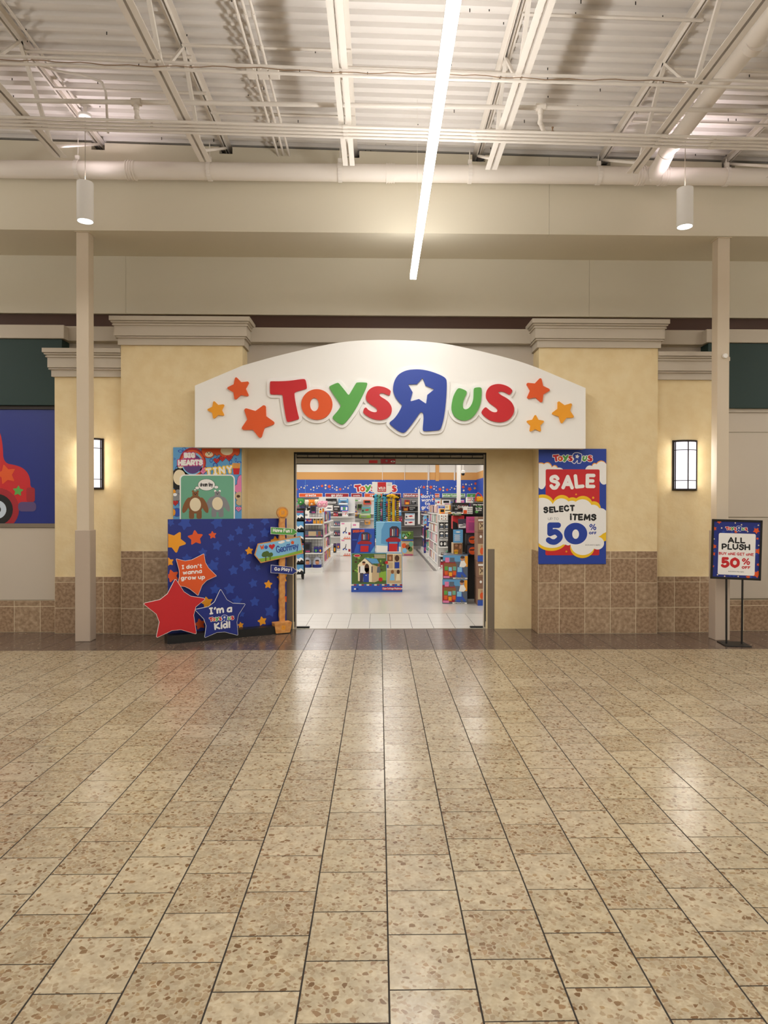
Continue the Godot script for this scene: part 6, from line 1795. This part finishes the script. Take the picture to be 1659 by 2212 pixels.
func build_entrance_display():
	# playhouse carton in the middle of the entrance aisle
	var w := 0.99
	var h := 0.755
	var o := thing("playhouse_carton", "big playhouse carton with house picture standing in the middle of the shop entrance", "carton", Vector3(-0.043, 0, -13.44))
	part(o, "carton_body", cbox(Vector3(0, h / 2, 0), Vector3(w, h, 0.40), 0.004), M.print_lightblue)
	var z := 0.20
	var P := func(called, list, col, lay): ink(o, called, list.map(func(q): return fr(w, h, q)), M[col], z + lay * 0.0012, 0.0012)
	var R := func(called, x0, y0, x1, y1, col, lay): ink(o, called, [fr(w, h, [x0, y0, x1, y0, x1, y1, x0, y1])], M[col], z + lay * 0.0012, 0.0012)
	var O := func(called, cx, cy, rx, ry, col, lay): ink(o, called, [oval((cx - 0.5) * w, cy * h, rx * w, ry * h, 22)], M[col], z + lay * 0.0012, 0.0012)
	R.call("picture_print", 0.01, 0.21, 0.685, 0.99, "print_leaf", 0)
	var leaves := []
	for i in 44: leaves.append(oval((rng.randf_range(0.03, 0.66) - 0.5) * w, rng.randf_range(0.5, 0.96) * h, rng.randf_range(0.012, 0.03), rng.randf_range(0.01, 0.024), 9))
	ink(o, "foliage_print", leaves.slice(0, 28), M.print_darkbrown, z + 0.0012, 0.0012)
	ink(o, "foliage_print", leaves.slice(28), M.print_grass, z + 0.0018, 0.0008)
	R.call("lawn_print", 0.01, 0.21, 0.685, 0.38, "print_leaf", 2)
	P.call("lawn_print", [[0.55, 0.3, 0.685, 0.3, 0.685, 0.54, 0.55, 0.5]], "print_grass", 3)
	P.call("house_print", [[0.132, 0.285, 0.402, 0.257, 0.402, 0.72, 0.264, 0.868, 0.127, 0.70]], "print_cream", 4)
	P.call("house_print", [[0.402, 0.257, 0.455, 0.25, 0.545, 0.3, 0.545, 0.66, 0.51, 0.66, 0.402, 0.715]], "print_tan", 4)
	P.call("roof_print", [[0.262, 0.89, 0.27, 0.865, 0.41, 0.735, 0.55, 0.735, 0.50, 0.855, 0.30, 0.878]], "print_lightblue", 5)
	P.call("roof_print", [[0.255, 0.885, 0.275, 0.875, 0.43, 0.715, 0.405, 0.70]], "print_slate", 6)
	O.call("door_print", 0.305, 0.62, 0.045, 0.11, "print_darkbrown", 5)
	R.call("door_print", 0.26, 0.46, 0.35, 0.62, "print_darkbrown", 5)
	R.call("door_print", 0.235, 0.255, 0.345, 0.47, "print_blue", 6)
	O.call("letter_slot_print", 0.29, 0.43, 0.014, 0.01, "print_white", 7)
	for x in [0.152, 0.395]: R.call("window_print", x, 0.50, x + 0.022, 0.66, "print_dusk", 6)
	O.call("figure_print", 0.245, 0.735, 0.03, 0.045, "print_skin", 7)
	O.call("figure_print", 0.245, 0.765, 0.032, 0.026, "print_darkbrown", 8)
	P.call("figure_print", [[0.17, 0.49, 0.18, 0.66, 0.25, 0.69, 0.26, 0.56, 0.29, 0.49]], "print_white", 7)
	P.call("figure_print", [[0.165, 0.25, 0.17, 0.49, 0.24, 0.49, 0.225, 0.25]], "print_dusk", 7)
	O.call("figure_print", 0.54, 0.70, 0.026, 0.04, "print_brown", 7)
	P.call("figure_print", [[0.5, 0.5, 0.51, 0.65, 0.56, 0.65, 0.57, 0.5]], "print_slate", 7)
	O.call("badge_print", 0.575, 0.325, 0.04, 0.052, "print_red", 7)
	O.call("badge_print", 0.115, 0.935, 0.068, 0.036, "print_white", 7)
	O.call("badge_print", 0.115, 0.935, 0.060, 0.029, "print_red", 8)
	for i in 3: R.call("text_line_print", 0.45, 0.945 - i * 0.035, 0.67, 0.962 - i * 0.035, "print_cream", 7)
	R.call("picture_frame_print", 0.695, 0.21, 0.99, 0.99, "print_cream", 0)
	for q in [[0.70, 0.79, 0.815, 0.965, "print_brown"], [0.70, 0.60, 0.815, 0.77, "print_tan"], [0.83, 0.60, 0.985, 0.965, "print_tan"], [0.70, 0.225, 0.985, 0.58, "print_tan"]]: R.call("picture_print", q[0], q[1], q[2], q[3], q[4], 1)
	O.call("figure_print", 0.76, 0.87, 0.022, 0.05, "print_skin", 2)
	O.call("figure_print", 0.895, 0.87, 0.045, 0.08, "print_darkbrown", 2)
	R.call("door_print", 0.85, 0.61, 0.94, 0.77, "print_blue", 3)
	R.call("door_print", 0.70, 0.62, 0.73, 0.70, "print_blue", 3)
	P.call("figure_print", [[0.75, 0.3, 0.78, 0.47, 0.84, 0.47, 0.85, 0.3]], "print_sky", 2)
	P.call("figure_print", [[0.87, 0.29, 0.89, 0.47, 0.95, 0.47, 0.96, 0.3]], "print_cream", 2)
	O.call("figure_print", 0.805, 0.52, 0.03, 0.05, "print_brown", 3)
	O.call("figure_print", 0.92, 0.52, 0.03, 0.055, "print_darkbrown", 3)
	O.call("badge_print", 0.69, 0.76, 0.03, 0.04, "print_red", 4)
	for i in 20: R.call("checker_print", i * 0.05, 0.165, i * 0.05 + 0.05, 0.20, ["print_cream", "print_crimson", "print_royal"][i % 3], 0)
	R.call("brand_band_print", 0.0, 0.0, 1.0, 0.162, "print_royal", 0)
	P.call("ribbon_print", [[0.60, 0.085, 0.615, 0.05, 0.985, 0.05, 0.985, 0.125, 0.615, 0.125]], "print_red", 1)
	ink(o, "lettering", lettering("Cape Cottage Playhouse", 0.027, 0.006, Vector2(0.305, 0.056), 0.5, 0, -0.9, 0.62), M.print_white, z + 0.0024, 0.0012)
	R.call("code_print", 0.055, 0.06, 0.09, 0.1, "print_white", 1)
	R.call("code_print", 0.1, 0.06, 0.14, 0.1, "print_navy", 1)
	# two workbench cartons on top of it
	for q in [[-0.313, 0.465, 0.47, "navy workbench carton with orange title, standing on the playhouse carton", false], [0.184, 0.49, 0.605, "pale blue workbench carton, taller of the two standing on the playhouse carton", true]]:
		var b := thing("workbench_carton", q[3], "carton", Vector3(q[0], 0.756, -13.45))
		var bw: float = q[1]
		var bh: float = q[2]
		part(b, "carton_body", cbox(Vector3(0, bh / 2, 0), Vector3(bw, bh, 0.36), 0.004), M.print_sky if q[4] else M.print_navy)
		var zz := 0.18
		var I := func(called, list, col, lay): ink(b, called, list.map(func(t): return fr(bw, bh, t)), M[col], zz + lay * 0.0012, 0.0012)
		if q[4]:
			I.call("sky_print", [[0.2, 0.3, 0.22, 0.75, 0.35, 0.99, 0.99, 0.99, 0.99, 0.2]], "print_lightblue", 0)
			I.call("ground_print", [[0.01, 0.01, 0.99, 0.01, 0.99, 0.2, 0.01, 0.25]], "print_white", 1)
		else:
			I.call("sky_print", [[0.12, 0.01, 0.35, 0.75, 0.5, 0.99, 0.97, 0.99, 0.97, 0.01]], "print_royal", 0)
			I.call("side_print", [[0.8, 0.01, 0.99, 0.01, 0.99, 0.3]], "print_lightblue", 1)
			ink(b, "lettering", lettering("SPIDER-MAN", 0.042, 0.009, Vector2(-0.085, 0.405), 0.5, 0.06, -1.6, 0.45), M.print_orange, zz + 0.0024, 0.0012)
			I.call("age_print", [[0.06, 0.52, 0.25, 0.52, 0.25, 0.57, 0.06, 0.57]], "print_royal", 1)
		var ox := 0.12 if q[4] else 0.0
		var sy := 1.0
		I.call("bench_print", [[0.42 + ox, 0.5, 0.42 + ox, 0.8, 0.52 + ox, 0.86, 0.70 + ox, 0.86, 0.8 + ox, 0.8, 0.8 + ox, 0.5]], "print_dusk", 2)
		for i in 5: I.call("tool_print", [[0.46 + ox + i * 0.065, 0.55, 0.49 + ox + i * 0.065, 0.55, 0.49 + ox + i * 0.065, 0.78 - 0.03 * (i % 2), 0.46 + ox + i * 0.065, 0.78]], ["print_red", "print_white", "print_grey", "print_royal", "print_red"][i], 3)
		I.call("bench_print", [[0.26 + ox, 0.42, 0.3 + ox, 0.36, 0.84 + ox, 0.36, 0.87 + ox, 0.43, 0.72 + ox, 0.5, 0.4 + ox, 0.5]], "print_crimson", 4)
		I.call("bench_print", [[0.36 + ox, 0.05, 0.38 + ox, 0.3, 0.74 + ox, 0.3, 0.72 + ox, 0.05]], "print_red", 3)
		for xx in [0.34, 0.73]: I.call("leg_print", [[xx + ox, 0.05, xx + 0.05 + ox, 0.05, xx + 0.06 + ox, 0.36, xx + 0.01 + ox, 0.36]], "print_blue", 5)
		I.call("bench_print", [[0.8 + ox, 0.62, 0.86 + ox, 0.62, 0.86 + ox, 0.76, 0.8 + ox, 0.76]], "print_slate", 4)
	# plush snake rack behind
	var rk := thing("display_rack", "rack with white and red header card holding hanging plush snakes", "display rack", Vector3(0.08, 0, -14.0))
	part(rk, "floor_base", cbox(Vector3(0, 0.02, 0), Vector3(0.5, 0.04, 0.4), 0.005), M.black)
	part(rk, "pole", tube(Vector3(0, 0.03, 0), Vector3(0, 1.93, 0), 0.015, 10), M.black)
	part(rk, "hanger_tray", cbox(Vector3(0.02, 1.775, 0.02), Vector3(0.56, 0.022, 0.22), 0.004), M.print_tan)
	part(rk, "side_card", box(Vector3(-0.25, 1.15, 0.09), Vector3(-0.16, 1.22, 0.1)), M.print_black)
	var hd := part(rk, "header_card", prism([pv([-0.16, 1.92, 0.11, 1.92, 0.185, 1.97, 0.185, 2.155, -0.225, 2.165, -0.225, 1.98])], -0.01, 0.01), M.print_white)
	ink(hd, "red_square", [rect(-0.025, 2.06, 0.175, 0.195)], M.print_red, 0.01, 0.002)
	ink(hd, "lettering", lettering("WILD", 0.04, 0.011, Vector2(-0.024, 2.017), 0.5, 0, -0.9, 0.72), M.print_white, 0.012, 0.002)
	ink(hd, "lettering", lettering("REPUBLIC", 0.016, 0.004, Vector2(-0.024, 1.982), 0.5, 0, 0.3), M.print_white, 0.012, 0.002)
	for i in 2: ink(hd, "text_line", [rect(0.125, 2.125 - i * 0.03, 0.07, 0.007)], M.print_grey, 0.01, 0.002)
	for q in [[-0.155, "plush_blue", "plush_black", 1.05, "outermost light blue and black banded"], [-0.085, "print_teal", "plush_black", 1.12, "dark teal banded"], [0.03, "plush_blue", "plush_black", 1.2, "inner light blue and black banded"], [0.125, "plush_yellow", "print_darkbrown", 1.3, "brown and amber patterned"], [0.212, "plush_yellow", "plush_yellow", 1.3, "plain golden yellow"], [0.29, "plush_black", "plush_yellow", 1.3, "black and yellow banded"]]:
		var s := thing("plush_snake", "long %s plush snake hanging from the rack" % q[4], "plush toy", Vector3(q[0] + 0.08, 0, -13.86), 0, "plush snakes on the rack")
		var st := begin()
		add_tube(st, Vector3(0, q[3], 0), Vector3(0, 1.82, 0), 0.029, 0.031, 14)
		ball(st, Vector3(0, q[3], 0), Vector3(0.029, 0.04, 0.029))
		part(s, "body", st.commit(), M[q[1]])
		var cs := begin()
		for i in 7: ball(cs, Vector3(rng.randf_range(-0.03, 0.03), 1.83 + rng.randf_range(0, 0.06), rng.randf_range(-0.04, 0.04)), Vector3(0.034, 0.028, 0.034), 10)
		part(s, "coiled_head", cs.commit(), M[q[1]])
		if q[1] != q[2]:
			var y: float = q[3] + 0.04
			var bs := begin()
			while y < 1.76:
				add_tube(bs, Vector3(0, y, 0), Vector3(0.004, y + 0.016, 0), 0.0315, 0.0315, 14, false)
				y += 0.038
			part(s, "band_pattern", bs.commit(), M[q[2]])
			var hs := begin()
			for i in 5: ball(hs, Vector3(rng.randf_range(-0.04, 0.04), 1.84 + rng.randf_range(0, 0.05), 0.02 + rng.randf_range(0, 0.04)), Vector3(0.016, 0.014, 0.016), 8)
			part(s, "head_spot", hs.commit(), M[q[2]])

func build_plush():
	var n := 0
	for q in [[-1.98, 1.78, 0.085, "plush_green", "green round plush toy high on the left end unit"], [-1.82, 1.76, 0.07, "plush_cream", "cream plush toy beside the orange round one"], [-1.70, 1.74, 0.10, "plush_orange", "large orange round plush toy high on the left end unit"], [-1.585, 1.77, 0.07, "plush_cream", "cream plush toy between orange and pink plush"], [-1.50, 1.72, 0.085, "plush_pink", "pale pink plush toy, inner one of the pink pair"], [-1.385, 1.72, 0.085, "plush_pink", "pale pink plush toy at the aisle corner of the left end unit"], [-1.93, 1.60, 0.075, "plush_navy", "dark olive and navy plush toy under the green one"], [-1.76, 1.565, 0.07, "plush_black", "black and white faced plush toy under the orange one"], [-1.66, 1.55, 0.055, "plush_cream", "small white plush toy beside the navy pack"], [-1.44, 1.56, 0.05, "plush_orange", "small orange plush toy over the white craft pack"]]:
		var o := thing("plush_toy", q[4], "plush toy", Vector3(q[0], q[1], -17.32))
		var r: float = q[2]
		var st := begin()
		ball(st, Vector3.ZERO, Vector3(r, r, r * 0.8), 16)
		part(o, "body", st.commit(), M[q[3]])
		for s in [-1, 1]:
			var es := begin()
			ball(es, Vector3(s * r * 0.7, r * 0.75, 0), Vector3(r * 0.28, r * 0.28, r * 0.18), 10)
			part(o, "ear", es.commit(), M[q[3]])
			var ey := begin()
			ball(ey, Vector3(s * r * 0.32, r * 0.12, r * 0.74), Vector3(r * 0.09, r * 0.12, r * 0.07), 8)
			part(o, "eye", ey.commit(), M.plush_black)
		var ms := begin()
		ball(ms, Vector3(0, -r * 0.15, r * 0.66), Vector3(r * 0.3, r * 0.22, r * 0.2), 10)
		part(o, "muzzle", ms.commit(), M.plush_cream)
		part(o, "hanging_loop", tube(Vector3(0, r * 0.9, -r * 0.3), Vector3(0, r * 0.9, -0.22), 0.003, 6), M.shelf_grey)
	# egg-shaped packs on the lowest shelf
	for q in [[-1.81, 0.11, "egg-shaped window pack on the lowest left shelf, beside the tower display"], [-1.565, 0.125, "egg-shaped window pack on the lowest left shelf, near the aisle corner"]]:
		var o := thing("egg_pack", q[2], "toy pack", Vector3(q[0], 0.118, -17.3), 0, "egg-shaped packs")
		var r: float = q[1]
		var b := begin()
		add_lathe(b, [[0.0, 0.0], [r * 0.85, 0.0], [r * 0.95, 0.08], [0.0, 0.08]], Vector3.ZERO, 20)
		part(o, "card_base", b.commit(), M.print_navy)
		var s := begin()
		add_lathe(s, [[r * 0.93, 0.08], [r * 0.85, 0.16], [r * 0.55, 0.235], [r * 0.2, 0.268], [0.0, 0.272]], Vector3.ZERO, 20)
		part(o, "dome", s.commit(), M.clear_dome)
		var d := begin()
		ball(d, Vector3(0.01, 0.13, r * 0.82), Vector3(0.05, 0.06, 0.025), 12)
		part(o, "figure_window", d.commit(), M.print_skin)
		var d2 := begin()
		ball(d2, Vector3(0.01, 0.175, r * 0.76), Vector3(0.05, 0.03, 0.03), 12)
		part(o, "figure_hair", d2.commit(), M.print_darkbrown)
	# tall black tower display on castors, just inside the left jamb
	var t := thing("tower_display", "tall black display tower on castors with blue picture packs inside the left jamb", "display rack", Vector3(-1.86, 0, -15.6), 0.25)
	part(t, "frame", cbox(Vector3(0, 0.87, -0.09), Vector3(0.30, 1.5, 0.1), 0.005), M.black)
	for s in [-1, 1]: part(t, "side_panel", box(Vector3(s * 0.15 - 0.01, 0.13, -0.14), Vector3(s * 0.15 + 0.01, 1.62, 0.1)), M.black)
	for y in [0.13, 0.38, 0.62, 0.87, 1.12, 1.37]: part(t, "tier", box(Vector3(-0.14, y - 0.012, -0.05), Vector3(0.14, y, 0.1)), M.black)
	for s in [-1, 1]:
		for f in [-0.1, 0.07]:
			var cs := begin()
			add_tube(cs, Vector3(s * 0.12 - 0.012, 0.035, f), Vector3(s * 0.12 + 0.012, 0.035, f), 0.035, 0.035, 14)
			add_box(cs, Vector3(s * 0.12 - 0.02, 0.03, f - 0.01), Vector3(s * 0.12 + 0.02, 0.13, f + 0.01))
			part(t, "castor", cs.commit(), M.dark)
	var ordn := ["lowest", "second", "third", "fourth", "fifth", "top"]
	for i in 6:
		var o := thing("picture_pack", "blue and white mountain picture pack on the %s tier of the tower display" % ordn[i], "toy box", Vector3(-1.85, 0.131 + i * 0.245, -15.57), 0.25, "picture packs in the tower")
		part(o, "carton_body", cbox(Vector3(0, 0.105, 0), Vector3(0.26, 0.205, 0.08), 0.003), M.print_lightblue)
		ink(o, "mountain_print", [fr(0.26, 0.205, [0.02, 0.02, 0.98, 0.02, 0.98, 0.4, 0.75, 0.62, 0.5, 0.4, 0.3, 0.75, 0.02, 0.5])], M.print_white, 0.04, 0.0012)
		ink(o, "rock_print", [fr(0.26, 0.205, [0.4, 0.02, 0.98, 0.02, 0.98, 0.2, 0.8, 0.38, 0.65, 0.15, 0.5, 0.3])], M.print_black, 0.0412, 0.0012)
		if i % 3 == 2: ink(o, "title_print", [rect(0, 0.18, 0.25, 0.04)], M.print_crimson, 0.0412, 0.0012)
	# red and yellow carry toy on the right pile
	var b := thing("plush_bag", "red-handled yellow toy bag on top of the right pile of boxes", "bag", Vector3(1.83, 1.745, -12.5))
	part(b, "bag_body", cbox(Vector3(0.02, 0.05, 0), Vector3(0.14, 0.1, 0.1), 0.025), M.plush_yellow)
	var hs := begin()
	add_path(hs, [Vector3(-0.07, 0.01, 0.03), Vector3(-0.055, 0.13, 0.03), Vector3(-0.02, 0.17, 0.03), Vector3(0.03, 0.13, 0.03), Vector3(0.10, 0.02, 0.04)], 0.012, 8)
	part(b, "handle", hs.commit(), M.print_red)
	for s in [-0.02, 0.04]: part(b, "ribbon", cbox(Vector3(s, 0.06, 0.052), Vector3(0.03, 0.09, 0.008), 0.002), M.print_amber)
	# the dark stand that carries the right pile
	var st2 := thing("stacking_table", "dark covered table under the piled boxes by the right jamb", "table", Vector3(1.66, 0, -12.52))
	part(st2, "table_top", box(Vector3(-0.42, 0.775, -0.25), Vector3(0.36, 0.80, 0.3)), M.dark)
	part(st2, "cover", box(Vector3(-0.4, 0.0, -0.24), Vector3(0.34, 0.775, 0.28)), M.dark)
	part(st2, "riser", box(Vector3(-0.36, 1.50, -0.35), Vector3(0.4, 1.525, 0.1)), M.dark)
	part(st2, "riser_back", box(Vector3(-0.36, 0.8, -0.36), Vector3(0.4, 1.50, -0.3)), M.dark)
